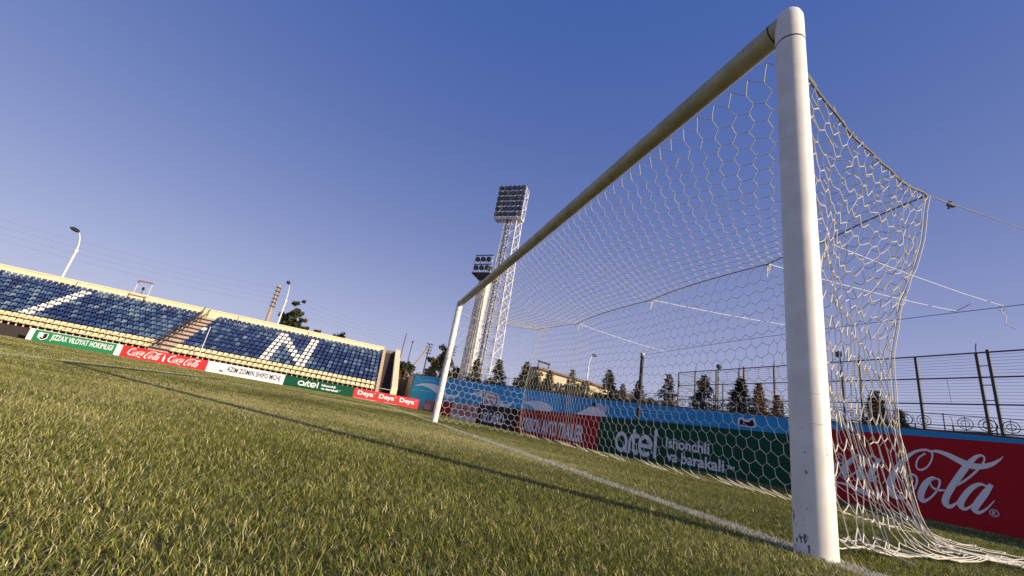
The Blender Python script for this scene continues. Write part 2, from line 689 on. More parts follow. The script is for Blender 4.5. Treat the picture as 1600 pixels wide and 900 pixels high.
def back_patch(u, v):     # v from the rope to the ground
    x0 = .30 + u * 6.70
    T = back_rope(x0)
    xb = .06 + u * 7.3
    yb = -1.86 + .05 * math.sin(xb * 1.7)
    Bm = Vector((xb, yb, .03 + gz(xb, yb)))
    k = math.exp(-((x0 - .30) / .55) ** 1.3) if x0 > .3 else 1
    sgb = 1 - (1 - SG) * k
    p = T.lerp(Bm, min(v / sgb, 1))
    if v > sgb: p += Vector((.03 * math.sin(x0 * 5), -(v - SG) * 1.6, 0))
    # hanging curve
    p.y += .10 * math.sin(math.pi * v) * (0.6 + .4 * math.sin(x0 * 1.9))
    # near corner follows the sagging seam
    s = seam_at(v)
    p = p.lerp(Vector((s.x + (x0 - .30) * .8, s.y, s.z)), k)
    s2 = along(FSEAM, _fl, v * _fl[-1])
    k2 = math.exp(-((7.0 - x0) / .4) ** 1.3) if x0 < 7 else 1
    p = p.lerp(s2, k2)
    q = p + nz3(p, 1.3, .03) + nz3(p, 6, .007)
    q.z = max(q.z, gz(q.x, q.y) + .022)
    return q


def near_top(u):
    a, c = Vector((0.0, -.066, 2.16)), Vector(TIES[0])
    p = a.lerp(c, u)
    p.z -= .11 * 4 * u * (1 - u)
    return p


def side_patch(u, v):     # near side: u from post to seam
    P0 = near_top(u)
    a = Vector((0.0, -.066, 2.16 * max(0, 1 - v / SG) + .03))
    if v > SG:
        a += Vector(((v - SG) * .6, -(v - SG) * 2.0, 0))
    s = seam_at(v)
    p = a.lerp(s, u)
    p.z += (near_top(u).z - (2.16 + (2.19 - 2.16) * u)) * max(0, 1 - v * 2.2)
    # billow
    p.x += .06 * math.sin(math.pi * u) * math.sin(math.pi * min(v * 1.1, 1))
    e_ = min(1, v * 7) * min(1, u * 8 + .1)
    q = p + nz3(p, 2.2, .05 * e_) + nz3(p, 8, .016 * e_)
    q.z = max(q.z, .02)
    return q


def far_patch(u, v):
    a = Vector((7.32, -.066, 2.2 * (1 - v) + .03))
    s = along(FSEAM, _fl, v * _fl[-1])
    p = a.lerp(s, u)
    p.x += .05 * math.sin(math.pi * u)
    return p + nz3(p, 2, .03)


def hexnet(name, patch, nu, nv, r, jit=0.0):
    """hexagonal netting: nu cells across, nv zigzag rows; cords with small knots"""
    b = MB()
    P = {}
    amp = .17 / nv
    for k in range(nv + 1):
        for i in range(2 * nu + 1):
            sgn = -1 if (i + k) % 2 == 0 else 1
            v = (k + .5) / (nv + 1) + sgn * amp
            if k == 0 and sgn < 0: v = 0.0
            if k == nv and sgn > 0: v = 1.0
            P[i, k] = patch(min(max(i / (2 * nu) + random.gauss(0, jit), 0), 1), min(max(v + random.gauss(0, jit), 0), 1))

    def cord(p, q):
        L = (q - p).length
        if L < 1e-4: return
        m_ = (p + q) / 2 + Vector((0, 0, -L * .035)) + nz3(p, 15, L * .05)
        b.tube([p, m_, q], [r, r * .9, r], 4, cap=False)

    for k in range(nv + 1):
        for i in range(2 * nu):
            if k == 0 and False: continue
            cord(P[i, k], P[i + 1, k])
        if k < nv:
            for i in range(2 * nu + 1):
                if (i + k) % 2 == 1:
                    cord(P[i, k], P[i, k + 1])
    for p in P.values():
        s = r * 1.75
        b.add([p + Vector(d) * s for d in ((1, 0, 0), (-1, 0, 0), (0, 1, 0), (0, -1, 0), (0, 0, 1), (0, 0, -1))],
              [(0, 2, 4), (2, 1, 4), (1, 3, 4), (3, 0, 4), (2, 0, 5), (1, 2, 5), (3, 1, 5), (0, 3, 5)])
    return b.build(name, m_cord, net)


hexnet("top_panel", top_patch, 58, 15, .0028, .0006)
hexnet("back_panel", back_patch, 58, 19, .0027, .0006)
hexnet("side_panel", side_patch, 15, 22, .0026, .004)
hexnet("side_panel", far_patch, 12, 18, .0027, .002)
b = MB()
b.tube([back_rope(.30 + i / 90 * 6.70) + Vector((0, 0, .004)) for i in range(91)], .0052, 6)
b.build("back_rope", m_rope, net, smooth=True)
b = MB()
b.tube([near_top(i / 24) + nz3(near_top(i / 24), 5, .012) for i in range(25)], .0065, 6)
for i in range(23):    # lashing round the edge rope
    p = near_top((i + .5) / 23)
    b.tube([p + Vector((0, .004, .009)), p + Vector((.005, -.006, 0)), p + Vector((0, .002, -.012))], .004, 5)
b.build("side_rope", m_rope, net, smooth=True)
b = MB()
b.tube([Vector((7.32, -.066, 2.2)).lerp(Vector(TIES[-1]), t / 10) - Vector((0, 0, .05 * math.sin(math.pi * t / 10))) for t in range(11)], .005, 6)
b.build("side_rope", m_rope, net, smooth=True)
b = MB()   # seam cord at the near back corner
for o_ in (0, .012, -.010):
    b.tube([Vector(p) + nz3(p, 9, .012) + Vector((o_, -abs(o_) * .5, max(0, .02 - p[2]))) for p in SEAM[::2]], .0024, 5)
b.build("seam_cord", m_cord, net, smooth=True)
b = MB()   # slack netting that lies in the grass beside the near post
rr = random.Random(4)
for i in range(16):
    x, y = rr.uniform(-.03, .22), rr.uniform(-2.3, -.10)
    a = rr.uniform(-.5, .5) + (math.pi / 2 if rr.random() < .8 else 0)
    L = rr.uniform(.10, .34)
    pts = []
    for k in range(6):
        t = k / 5 - .5
        pts.append(Vector((x + math.cos(a) * L * t + .02 * math.sin(k * 2 + i), y + math.sin(a) * L * t + .015 * math.cos(k * 1.7 + i), .030 + .022 * rr.random())))
    b.tube(pts, .0022, 5)
tag(b.build("slack_cords", m_cord, net, smooth=True), kind="stuff")
for (x, y, z) in TIES[1:5]:   # knotted ties with hanging loose ends
    b = MB()
    for k in range(3):
        p = Vector((x, y, z))
        b.tube([p + Vector((.008 * k - .008, 0, .012)), p + Vector((.012 * k - .01, .004, -.03)), p + Vector((.02 * k - .02, .006, -.07 - .03 * k))], .0045, 5)
    b.build("tie", m_white_cord, net, smooth=True)

# ------------------------------------------------------------------ pole, wire and guy cords behind the goal
m_darkpole = mat("dark_pole", (.018, .014, .013), .7, .5, 8)
m_wire = mat("dark_wire", (.06, .06, .065), .6)
pole = thing("net_pole", "thin dark pole behind the green board carrying the net wire", "pole", (9.9, -6.62, 0), "poles of the net wire")
b = MB()
b.tube([(9.9, -6.62, -.3), (9.9, -6.62, 2.98)], .055, 10)
b.build("shaft", m_darkpole, pole, smooth=True)
b = MB()
b.tube([(9.9, -6.62, 2.98), (9.9, -6.62, 3.04)], .07, 10)
b.ring((9.9, -6.62, 2.95), (1, 0, 0), (0, 1, 0), .065, .012)
b.build("cap", mat("pale_metal", (.5, .48, .45), .5), pole, smooth=True)
pole2 = thing("net_pole", "tall dark pole at the right end of the net wire", "pole", (.92, -6.7, 0), "poles of the net wire")
b = MB()
b.tube([(.92, -6.7, -.3), (.92, -6.7, 3.6)], .055, 10)
b.build("shaft", m_darkpole, pole2, smooth=True)


def hang(name, a, c, r, m, label, cat, sag=.0, group=None, n=20, extra=None):
    a, c = Vector(a), Vector(c)
    b = MB()
    b.tube([a.lerp(c, i / n) - Vector((0, 0, sag * 4 * (i / n) * (1 - i / n))) for i in range(n + 1)], r, 5)
    if extra: extra(b)
    return tag(b.build(name, m, None, smooth=True), label, cat, group)


hang("wire", (9.9, -6.62, 2.98), (.92, -6.7, 2.98), .0055, m_wire, "dark steel wire strung between the poles behind the net", "wire", -.06)


def knots(*ps):
    def f(b):
        for p in ps:
            p = Vector(p)
            for k in range(4):
                b.tube([p + Vector((.012 * math.cos(k * 2), .012 * math.sin(k * 2), .015)), p + Vector((.016 * math.sin(k), .01, -.01)), p + Vector((.02 * math.cos(k), -.012, -.035))], .006, 5)
    return f


N0 = Vector(TIES[0])
hang("guy_rope", N0, (.95, -6.66, 3.52), .0042, m_rope, "dark knotted guy rope from the near back corner of the net", "rope", .0,
     "guy ropes pulling the net back", extra=knots(N0.lerp(Vector((.95, -6.66, 3.52)), .075)))
GUY = [((0.93, -1.62, 2.05), (1.85, -6.68, 3.02), "white cord from net rope just right of near post to wire"),
       ((1.55, -1.76, 2.09), (2.34, -6.67, 3.03), "white cord from net tie just left of near post to wire"),
       ((3.22, -1.74, 2.09), (4.42, -6.65, 3.04), "white cord from middle net tie to the wire"),
       ((5.2, -1.75, 2.085), (8.8, -6.63, 3.0), "white cord from farthest back net tie to the wire by the dark pole")]
for i, (a, c, lab) in enumerate(GUY):
    cc = Vector(c)
    ex = None
    if i == 0:
        def ex(b, cc=cc):
            b.tube([cc, cc + Vector((.03, 0, -.08)), cc + Vector((-.02, .02, -.18)), cc + Vector((.01, 0, -.27)), cc + Vector((-.10, .02, -.38))], .006, 5)
            b.ring(cc + Vector((.02, 0, -.04)), (1, 0, 0), (0, 0, 1), .035, .005, 12, 4)
    elif i == 1:
        def ex(b, cc=cc):
            b.tube([cc + Vector((.06, .02, .0)), cc, cc + Vector((-.16, -.02, .09))], .009, 5)
    else:
        def ex(b, cc=cc, a=Vector(a)):
            p = a.lerp(cc, .45)
            b.tube([p, p + Vector((.01, 0, -.05))], .008, 5)
    hang("tether_line", a, c, .0030, m_white_cord, lab, "cord", .03, "guy ropes pulling the net back", extra=ex)

# ------------------------------------------------------------------ print helpers
m_white = mat("print_white", (.80, .80, .78), .55, .15, 3, col2=(.66, .66, .64))
m_red = mat("print_red", (.62, .030, .035), .5, .25, 2, .10, col2=(.50, .03, .035))
m_dkred = mat("print_dark_red", (.44, .012, .018), .7, .3, 2, .10, col2=(.36, .010, .016), spec=.15)
m_green = mat("print_green", (.018, .20, .075), .5, .25, 2, .10, col2=(.03, .24, .10))
m_dkgreen = mat("print_dark_green", (.006, .075, .038), .7, .25, 2, .10, col2=(.008, .06, .03), spec=.15)
m_black = mat("print_black", (.012, .012, .014), .5)
m_navy = mat("print_navy", (.028, .020, .030), .7, .25, 2, .10, spec=.15)
m_pink = mat("print_pale_pink", (.48, .30, .32), .5, .5, 5, col2=(.38, .20, .22))
m_grey = mat("print_grey", (.14, .12, .13), .55, .3, 3)
m_frame = mat("board_frame", (.10, .10, .10), .6)

# brush strokes of the flowing script: (u, v, width) in metres from the left foot of the board
SCRIPT = [
[(1.58, 0.395, 0.02), (1.59, 0.492, 0.018), (1.655, 0.531, 0.027), (1.69, 0.477, 0.025), (1.651, 0.362, 0.022), (1.581, 0.27, 0.026), (1.494, 0.218, 0.042), (1.404, 0.242, 0.092), (1.386, 0.359, 0.092), (1.436, 0.498, 0.075), (1.553, 0.679, 0.06), (1.691, 0.814, 0.035), (1.817, 0.861, 0.026), (1.876, 0.833, 0.022), (1.869, 0.754, 0.017), (1.813, 0.653, 0.018), (1.736, 0.602, 0.023), (1.698, 0.644, 0.02), (1.731, 0.744, 0.018), (1.812, 0.818, 0.019)] ,
[(1.841, 0.842, 0.013), (1.932, 0.856, 0.036), (2.027, 0.829, 0.055), (2.117, 0.78, 0.067), (2.204, 0.738, 0.075), (2.292, 0.728, 0.065), (2.394, 0.761, 0.046), (2.475, 0.822, 0.022), (2.52, 0.873, 0.004)] ,
[(1.9, 0.522, 0.022), (1.843, 0.519, 0.042), (1.77, 0.438, 0.063), (1.712, 0.312, 0.069), (1.716, 0.234, 0.057), (1.776, 0.257, 0.026), (1.856, 0.348, 0.021), (1.911, 0.456, 0.021), (1.912, 0.516, 0.025), (1.868, 0.516, 0.017), (1.823, 0.47, 0.015), (1.838, 0.412, 0.023), (1.891, 0.39, 0.029), (1.96, 0.403, 0.018)] ,
[(2.055, 0.461, 0.017), (2.159, 0.552, 0.022), (2.256, 0.655, 0.021), (2.335, 0.76, 0.017), (2.361, 0.835, 0.017), (2.334, 0.86, 0.024), (2.277, 0.824, 0.041), (2.176, 0.693, 0.063), (2.062, 0.513, 0.066), (1.971, 0.35, 0.064), (1.943, 0.256, 0.068), (1.98, 0.221, 0.044), (2.051, 0.28, 0.018), (2.101, 0.362, 0.011)] ,
[(2.351, 0.516, 0.012), (2.284, 0.532, 0.034), (2.199, 0.467, 0.05), (2.109, 0.335, 0.057), (2.083, 0.259, 0.061), (2.119, 0.227, 0.034), (2.193, 0.29, 0.017), (2.286, 0.428, 0.014), (2.353, 0.531, 0.014)] ,
[(2.381, 0.546, 0.04), (2.307, 0.425, 0.063), (2.227, 0.298, 0.063), (2.203, 0.237, 0.058), (2.238, 0.217, 0.033), (2.309, 0.275, 0.017), (2.385, 0.377, 0.008)] ,
[(0.75, 0.548, 0.016), (0.683, 0.483, 0.05), (0.61, 0.343, 0.06), (0.615, 0.271, 0.049), (0.698, 0.304, 0.019), (0.787, 0.445, 0.02), (0.825, 0.613, 0.022), (0.777, 0.68, 0.019), (0.719, 0.617, 0.014), (0.75, 0.548, 0.016), (0.839, 0.561, 0.015)] ,
[(1.065, 0.646, 0.037), (1.044, 0.696, 0.026), (0.965, 0.65, 0.041), (0.862, 0.528, 0.064), (0.82, 0.414, 0.073), (0.867, 0.36, 0.035), (0.984, 0.458, 0.016)] ,
[(1.259, 0.686, 0.018), (1.197, 0.698, 0.029), (1.101, 0.598, 0.054), (1.025, 0.465, 0.063), (1.035, 0.38, 0.053), (1.111, 0.427, 0.018), (1.22, 0.598, 0.017), (1.274, 0.682, 0.017)] ,
[(1.301, 0.678, 0.037), (1.215, 0.546, 0.063), (1.15, 0.425, 0.068), (1.177, 0.371, 0.033), (1.27, 0.471, 0.014)] ,
]
BIGC = [  # the first capital with its long tail under the letters
 [(.60, .47, .012), (.63, .53, .014), (.60, .57, .016), (.55, .53, .02), (.545, .44, .02), (.50, .36, .026), (.40, .30, .045), (.30, .31, .085), (.235, .40, .10), (.26, .55, .095), (.36, .72, .075), (.48, .84, .045), (.60, .89, .028), (.665, .865, .02), (.65, .78, .015), (.58, .68, .015), (.53, .68, .015), (.55, .77, .015), (.61, .84, .015)],
 [(.27, .33, .05), (.40, .24, .03), (.56, .245, .022), (.74, .265, .026), (.90, .245, .05), (1.04, .20, .07), (1.16, .165, .02)],
]


def script_word(mb, place, sx=1.0, sy=1.0, u0=0.0, v0=0.0, mi=0):
    for i, s in enumerate(BIGC + SCRIPT):
        st = [(u0 + (a - .2) * sx, v0 + (b_ - .15) * sy, w * (sx + sy) / 2) for a, b_, w in s]
        ribbon(mb, st, place, i * .0003, mi, 6)


def arc(cx, cy, r, a0, a1, w, n=10, ry=None):
    return [(cx + r * math.cos(math.radians(a0 + (a1 - a0) * i / n)), cy + (ry or r) * math.sin(math.radians(a0 + (a1 - a0) * i / n)), w) for i in range(n + 1)]


def brand_word(mb, rect, place, mi=0):
    """the rounded five-letter word in thick even strokes, drawn in a 10 x 4.1 box"""
    u0, v0, u1, v1 = rect
    kx, ky = (u1 - u0) / 10.0, (v1 - v0) / 4.1
    W_ = .62
    st = [arc(1.65, 1.55, 1.3, 90, 450, W_, 24), [(2.95, .02, W_), (2.95, 1.5, W_), (2.95, 2.2, W_)],
          [(3.75, .02, W_), (3.75, 1.2, W_), (3.85, 2.0, W_), (4.25, 2.6, W_), (4.9, 2.83, W_)],
          [(4.75, 3.75, W_), (4.75, 2.5, W_), (4.75, 1.2, W_), (4.95, .55, W_), (5.45, .28, W_), (5.85, .3, W_)],
          [(4.7, 2.75, W_ * .95), (5.3, 2.75, W_ * .95), (5.95, 2.75, W_ * .95)],
          arc(7.45, 1.55, 1.3, 0, 318, W_, 22), [(6.2, 1.5, W_ * .9), (7.4, 1.5, W_ * .9), (8.75, 1.5, W_ * .9)],
          [(9.6, .02, W_), (9.6, 2, W_), (9.6, 4.1, W_)]]
    for i, s in enumerate(st):
        ribbon(mb, [(u0 + a * kx, v0 + b_ * ky, w * (kx + ky) / 2) for a, b_, w in s], place, i * .0003, mi, 5)


def board_thing(label, P0, U, Nn, L, H, m_panel, group, print_fn=None, thick=.05, name="advertising_board"):
    """board standing on the ground; local u runs left to right as read from the pitch"""
    P0, U, Nn = Vector(P0), Vector(U), Vector(Nn)
    t = thing(name, label, "board", P0 + U * L / 2, group)
    b = MB()
    b.prism([P0 + U * .006, P0 + U * (L - .006), P0 + U * (L - .006) + Vector((0, 0, H)), P0 + U * .006 + Vector((0, 0, H))], Nn * -thick)
    b.build("panel", m_panel, t)
    for k in range(int(L / 1.5) + 1):
        b = MB()
        c = P0 + U * min(max(.08, k * 1.5), L - .08) - Nn * (thick + .03)
        b.obox(c + Vector((0, 0, H * .48)), U * .02, Nn * .025, Vector((0, 0, H * .47)))
        b.obox(c - Nn * .22 + Vector((0, 0, H * .30)), U * .015, (Nn * .22 + Vector((0, 0, H * .30))), Vector((0, 0, .015)) + Nn * -.01)
        b.build("support", m_frame, t)

    def place(u, v, dz=0.0):
        return P0 + U * u + Vector((0, 0, v)) + Nn * (.004 + dz)
    if print_fn:
        print_fn(t, place, L, H)
    return t


def lettering(t, place, mat_, fn, name="lettering"):
    b = MB()
    fn(b, place)
    return b.build(name, mat_, t)


def rect_poly(u0, v0, u1, v1):
    return [(u0, v0), (u1, v0), (u1, v1), (u0, v1)]


# ------------------------------------------------------------------ boards along the far touchline
GT = "advertising boards along the far touchline"
BY = [25.55, 19.60, 13.61, 7.60, 1.67, -4.40]
BX = 40.68


def touch(i, label, m, fn):
    z0 = gz(BX, BY[i]) - .02
    return board_thing(label, (BX, BY[i], z0), (0, -1, 0), (-1, 0, 0), BY[i] - BY[i + 1], .90, m, GT, fn)


def pr_a(t, pl, L, H):
    for rc in ((.02, .01, .36, H - .01), (L - .42, .01, L - .02, H - .01), (.36, H - .05, L - .42, H - .01)):
        lettering(t, pl, m_white, lambda b, p: flat_poly(b, rect_poly(*rc), p), "white_margin")
    lettering(t, pl, m_white, lambda b, p: put_text(b, "JIZZAX VILOYAT HOKIMLIGI", (1.42, .18, L - .60, .72), p, .026, 1.03, 0))

    def emb(b, p):
        flat_poly(b, [(.62, .70), (1.22, .70), (1.22, .32), (.92, .14), (.62, .32)], p)
    e = lettering(t, pl, m_white, emb, "emblem")

    def emb2(b, p):
        flat_poly(b, [(.94, .66), (1.17, .66), (1.17, .36), (.92, .19), (.74, .31), (.80, .38), (.94, .30)], p, .002)
    o = lettering(t, pl, m_black, emb2, "emblem_mark")


touch(0, "green board with white condensed capitals and white ends along the touchline", m_green, pr_a)


def bottle(b, p, u, v, h):
    k = h
    prof = [(0, .10), (.05, .125), (.30, .105), (.42, .13), (.55, .125), (.70, .075), (.82, .045), (.94, .04), (.95, .05), (1, .05)]
    flat_poly(b, [(u + w * k, v + y * k) for y, w in prof] + [(u - w * k, v + y * k) for y, w in reversed(prof)], p)


def pr_b(t, pl, L, H):
    for u in (.42, 3.20):
        lettering(t, pl, m_white, lambda b, p: script_word(b, p, 1.0, .93, u, .13))
    lettering(t, pl, m_white, lambda b, p: bottle(b, p, 2.90, .17, .60), "bottle_emblem")


touch(1, "red board with white script written twice either side of a bottle shape", m_red, pr_b)


def pr_c(t, pl, L, H):
    lettering(t, pl, m_black, lambda b, p: put_text(b, "AZIM ZOMIN SHIFO MCHJ", (1.50, .16, L - .34, .72), p, .024, 1.04, 0))

    def em(b, p):
        ribbon(b, [(.40, .50, .01), (.55, .36, .03), (.78, .24, .03), (1.0, .22, .01)], p)
        ribbon(b, [(.62, .48, .02), (.72, .62, .03), (.85, .55, .02), (.80, .42, .015)], p, .0004)
    lettering(t, pl, mat("print_pale_rose", (.70, .48, .42), .5), em, "emblem")

    def em2(b, p):
        flat_poly(b, [(.92, .20), (1.30, .20), (1.27, .30), (1.18, .28), (1.16, .38), (1.10, .30), (1.06, .40), (1.0, .27)], p)
    lettering(t, pl, m_black, em2, "emblem_mark")


touch(2, "white board with black condensed capitals and a small round emblem", m_white, pr_c)


def pr_d(t, pl, L, H):
    lettering(t, pl, m_white, lambda b, p: brand_word(b, (1.12, .25, 2.85, .78), p))
    for tx, rc in (("Ishonchli", (3.10, .50, 4.30, .70)), ("va barakali", (3.10, .22, 4.60, .42)), ("TM", (4.66, .36, 4.80, .42))):
        lettering(t, pl, m_white, lambda b, p: put_text(b, tx, rc, p, .03), "small_lettering")


touch(3, "dark green board with white rounded lettering on the far touchline", m_dkgreen, pr_d)


def pr_e(t, pl, L, H):
    def f(b, p):
        for u in (uu,):
            put_text(b, "Deya", (u, .24, u + 1.42, .76), p, .03)
            b.ring(p(u + 1.53, .70, .002), (0, -1, 0), (0, 0, 1), .05, .009, 14, 4)
            put_text(b, "R", (u + 1.51, .67, u + 1.55, .73), p, .01)
    for uu in (.35, 2.30, 4.22):
        lettering(t, pl, m_white, f)
    for q in ((.12, 2.2), (2.9, 4.1)):
        lettering(t, pl, m_white, lambda b, p: flat_poly(b, rect_poly(q[0], .05, q[1], .065), p), "thin_line")


touch(4, "bright red board with the same short white word three times near the corner", m_red, pr_e)

# ------------------------------------------------------------------ boards behind the goal (read from the pitch, left = larger x)
GE = "advertising boards behind the goal"
slope = unit((-1, -.035, 0))
nrm = unit((-.035, 1, 0))


def endb(x0, x1, label, m, fn, H=.98):
    P0 = Vector((x0, end_line_y(x0), gz(x0, end_line_y(x0)) - .02))
    Lb = (Vector((x1, end_line_y(x1), 0)) - Vector((x0, end_line_y(x0), 0))).length
    return board_thing(label, P0, slope, nrm, Lb, H, m, GE, fn)


def pr_f(t, pl, L, H):
    def f(b, p):
        for i, s in enumerate(BIGC + SCRIPT):
            ribbon(b, [(a, v, w) for a, v, w in s], p, i * .0003, 0, 8)
        b.ring(p(2.364, .241, .002), tuple(slope), (0, 0, 1), .036, .0045, 24, 4)
        put_text(b, "R", (2.348, .220, 2.380, .262), p, .012)
    lettering(t, pl, m_white, f)

    def f9(b, p):
        for i, s in enumerate(BIGC + SCRIPT):
            ribbon(b, [(a + 3.05, v, w) for a, v, w in s], p, i * .0003, 0, 6)
    lettering(t, pl, m_white, f9)
    lettering(t, pl, m_white, lambda b, p: bottle(b, p, 2.84, .17, .66), "bottle_emblem")


endb(4.2, -1.75, "large red board with huge white script just behind the near post", m_dkred, pr_f, 1.03)


def pr_g(t, pl, L, H):
    x = 9.83
    lettering(t, pl, m_white, lambda b, p: brand_word(b, (x - 9.02, .14, x - 7.38, .79), p))
    for tx, rc in (("Ishonchli", (x - 7.10, .43, x - 5.86, .66)), ("va barakali", (x - 7.06, .15, x - 5.50, .38)), ("TM", (x - 5.45, .23, x - 5.27, .30))):
        lettering(t, pl, m_white, lambda b, p: put_text(b, tx, rc, p, .022), "small_lettering")


endb(9.83, 4.21, "dark green board with big rounded white lettering seen through the net", m_dkgreen, pr_g)


def pr_h(t, pl, L, H):
    x = 15.75
    lettering(t, pl, m_white, lambda b, p: put_text(b, "O'RIBON AVTO TRAILER", (x - 15.30, .15, x - 10.62, .68), p, .03, .98))


endb(15.75, 9.84, "dark red board with white condensed capitals seen through the net", m_dkred, pr_h)


def pr_i(t, pl, L, H):
    x = 21.4
    lettering(t, pl, m_white, lambda b, p: put_text(b, "UZCARD", (x - 20.7, .16, x - 17.35, .66), p, .03))


endb(21.4, 15.76, "near-black board with white capitals behind the goal", m_navy, pr_i)


def pr_j(t, pl, L, H):
    def f(b, p):
        flat_poly(b, rect_poly(.02, .02, L - .02, .20), p)
    lettering(t, pl, m_white, f, "white_margin")

    def f2(b, p):
        for k in range(7):
            u = .7 + k * .62
            ribbon(b, [(u, .32, .06), (u + .1, .6, .10), (u + .3, .7, .06), (u + .38, .45, .08), (u + .5, .33, .05)], p, .0005 * k)
    lettering(t, pl, m_dkred, f2)


endb(27.1, 21.41, "pale pink board with small red lettering behind the goal", m_pink, pr_j)
endb(33.0, 27.11, "plain dark maroon board behind the foot of the far post", m_dkred, None)


def pr_k(t, pl, L, H):
    lettering(t, pl, m_pink, lambda b, p: flat_poly(b, rect_poly(.5, .22, L - .8, .62), p), "pale_panel")


endb(36.9, 33.01, "short grey board in the corner beside the bright red board", m_grey, pr_k)

# ------------------------------------------------------------------ blue banner wall closing the end of the ground
m_conc = mat("concrete", (.33, .31, .28), .9, .6, 2.5, .25, col2=(.22, .20, .18))
m_conc_w = mat("weathered_wall", (.20, .165, .13), .9, .7, 1.8, .3, col2=(.11, .085, .065))
m_cream = mat("cream_paint", (.80, .68, .43), .75, .5, 1.5, .15, col2=(.68, .56, .34), streak=(1, .25, 2))
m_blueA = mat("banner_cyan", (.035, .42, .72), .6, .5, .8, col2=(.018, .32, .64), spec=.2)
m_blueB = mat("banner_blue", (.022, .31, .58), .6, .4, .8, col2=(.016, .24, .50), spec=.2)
m_sw = mat("banner_pale_wave", (.74, .86, .88), .6, .4, 2, col2=(.62, .80, .86))
m_line = mat("banner_line", (.32, .66, .82), .5)
WP = [(46.5, -4.12), (40.8, -7.6), (33.8, -11.25), (27, -15.1), (21, -17.9), (15.3, -20.2), (11.1, -21.5), (7.8, -22.7), (2, -24.6), (-8, -27.6)]
WPS = [0.0]
for a, c in zip(WP[:-1], WP[1:]): WPS.append(WPS[-1] + math.hypot(c[0] - a[0], c[1] - a[1]))


def wall_h(s):
    return float(np.interp(s, [0, 7.3, 14.7, 21, 30, 80], [3.43, 3.44, 3.22, 3.0, 3.0, 3.0]))


def wall_at(s):
    i = 0
    while i < len(WPS) - 2 and s > WPS[i + 1]: i += 1
    t = (s - WPS[i]) / (WPS[i + 1] - WPS[i])
    a, c = Vector((*WP[i], 0)), Vector((*WP[i + 1], 0))
    d = (c - a).normalized()
    return a.lerp(c, t), d, Vector((d.y, -d.x, 0)) * (1 if Vector((d.y, -d.x, 0)).dot(Vector((-.5, .8, 0))) > 0 else -1)


def wplace(s, z, dz=0.0):
    p, d, n_ = wall_at(s)
    return p + n_ * (.012 + dz) + Vector((0, 0, z))


bw = thing("banner_wall", "long blue banner wall with pale waves closing the end behind the goal", "wall", (21, -17.9, 0))
b = MB()
ss = sorted(set([s for s in WPS]))
for a, c in zip(ss[:-1], ss[1:]):
    p, q = wall_at(a + 1e-4)[0], wall_at(c - 1e-4)[0]
    n_ = wall_at((a + c) / 2)[2]
    b.prism([p - Vector((0, 0, .2)), q - Vector((0, 0, .2)), q + Vector((0, 0, wall_h(c))), p + Vector((0, 0, wall_h(a)))], -n_ * .25)
b.build("masonry", m_conc, bw)
b = MB()
for a, c in zip(ss[:-1], ss[1:]):
    p, q = wall_at(a + 1e-4)[0], wall_at(c - 1e-4)[0]
    n_ = wall_at((a + c) / 2)[2]
    u_ = Vector((0, 0, 1))
    b.prism([p + n_ * .03 + u_ * wall_h(a), q + n_ * .03 + u_ * wall_h(c), q + n_ * .03 + u_ * (wall_h(c) + .06), p + n_ * .03 + u_ * (wall_h(a) + .06)], -n_ * .32)
b.build("coping", mat("coping_dark", (.07, .065, .06), .9), bw)


def banner(s0, s1, m):
    b = MB()
    n = max(2, int((s1 - s0) / .6))
    vs = []
    for i in range(n + 1):
        s = s0 + (s1 - s0) * i / n
        for j in range(6):
            z = .35 + (wall_h(s) - .03 - .35) * j / 5
            wob = .005 * math.sin(s * 3.1 + j * 1.3) + .004 * math.sin(s * 7 + j)
            vs.append(wplace(s, z, -.004 + wob * .6))
    b.add(vs, [(i * 6 + j, (i + 1) * 6 + j, (i + 1) * 6 + j + 1, i * 6 + j + 1) for i in range(n) for j in range(5)])
    return b.build("banner", m, bw, smooth=True)


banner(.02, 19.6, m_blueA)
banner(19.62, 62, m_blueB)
m_seamb = mat("banner_hem", (.10, .32, .55), .6)
b = MB()
for s in (.04, 3.95, 19.61, 29.5, 36.0):
    b = MB()
    b.tube([wplace(s, .4, .01), wplace(s, wall_h(s) - .05, .01)], .02, 4)
    b.build("hem", m_seamb, bw)


def wpoly(name, poly, m, dz):
    b = MB()
    pts = catmull(poly + [poly[0]], 4)[:-1]
    flat_poly(b, [(q[0], q[1]) for q in pts], wplace, dz)
    return b.build(name, m, bw)


wpoly("wave_print", [(.38, 2.26), (1.13, 2.5), (1.92, 2.64), (3.65, 2.66), (4.65, 2.34), (5.53, 1.99), (6.21, 1.84), (6.94, 1.88), (7.44, 2.02), (7.68, 2.22), (7.61, 1.83), (7.04, 1.57), (6.34, 1.42), (5.49, 1.45), (4.54, 1.68), (3.66, 1.96), (2.65, 2.24), (1.66, 2.35)], m_sw, .012)
wpoly("wave_print", [(8.52, 2.06), (9.38, 2.28), (10.07, 2.43), (10.9, 2.5), (11.2, 2.2), (10.9, 2.0), (10.34, 2.09), (9.61, 2.13)], m_sw, .012)
wpoly("wave_print", [(12.9, 2.12), (13.43, 1.83), (13.93, 1.7), (14.38, 1.76), (14.65, 1.89), (14.86, 2.11), (14.75, 1.79), (14.51, 1.55), (13.99, 1.44), (13.2, 1.47), (12.7, 1.6)], m_sw, .012)
wpoly("wave_print", [(15.72, 1.94), (16.42, 2.18), (17.36, 2.32), (18.07, 2.26), (18.68, 2.05), (19.05, 1.82), (18.6, 1.6), (17.36, 1.55), (16.85, 1.80), (16.22, 1.93)], m_sw, .012)
b = MB()
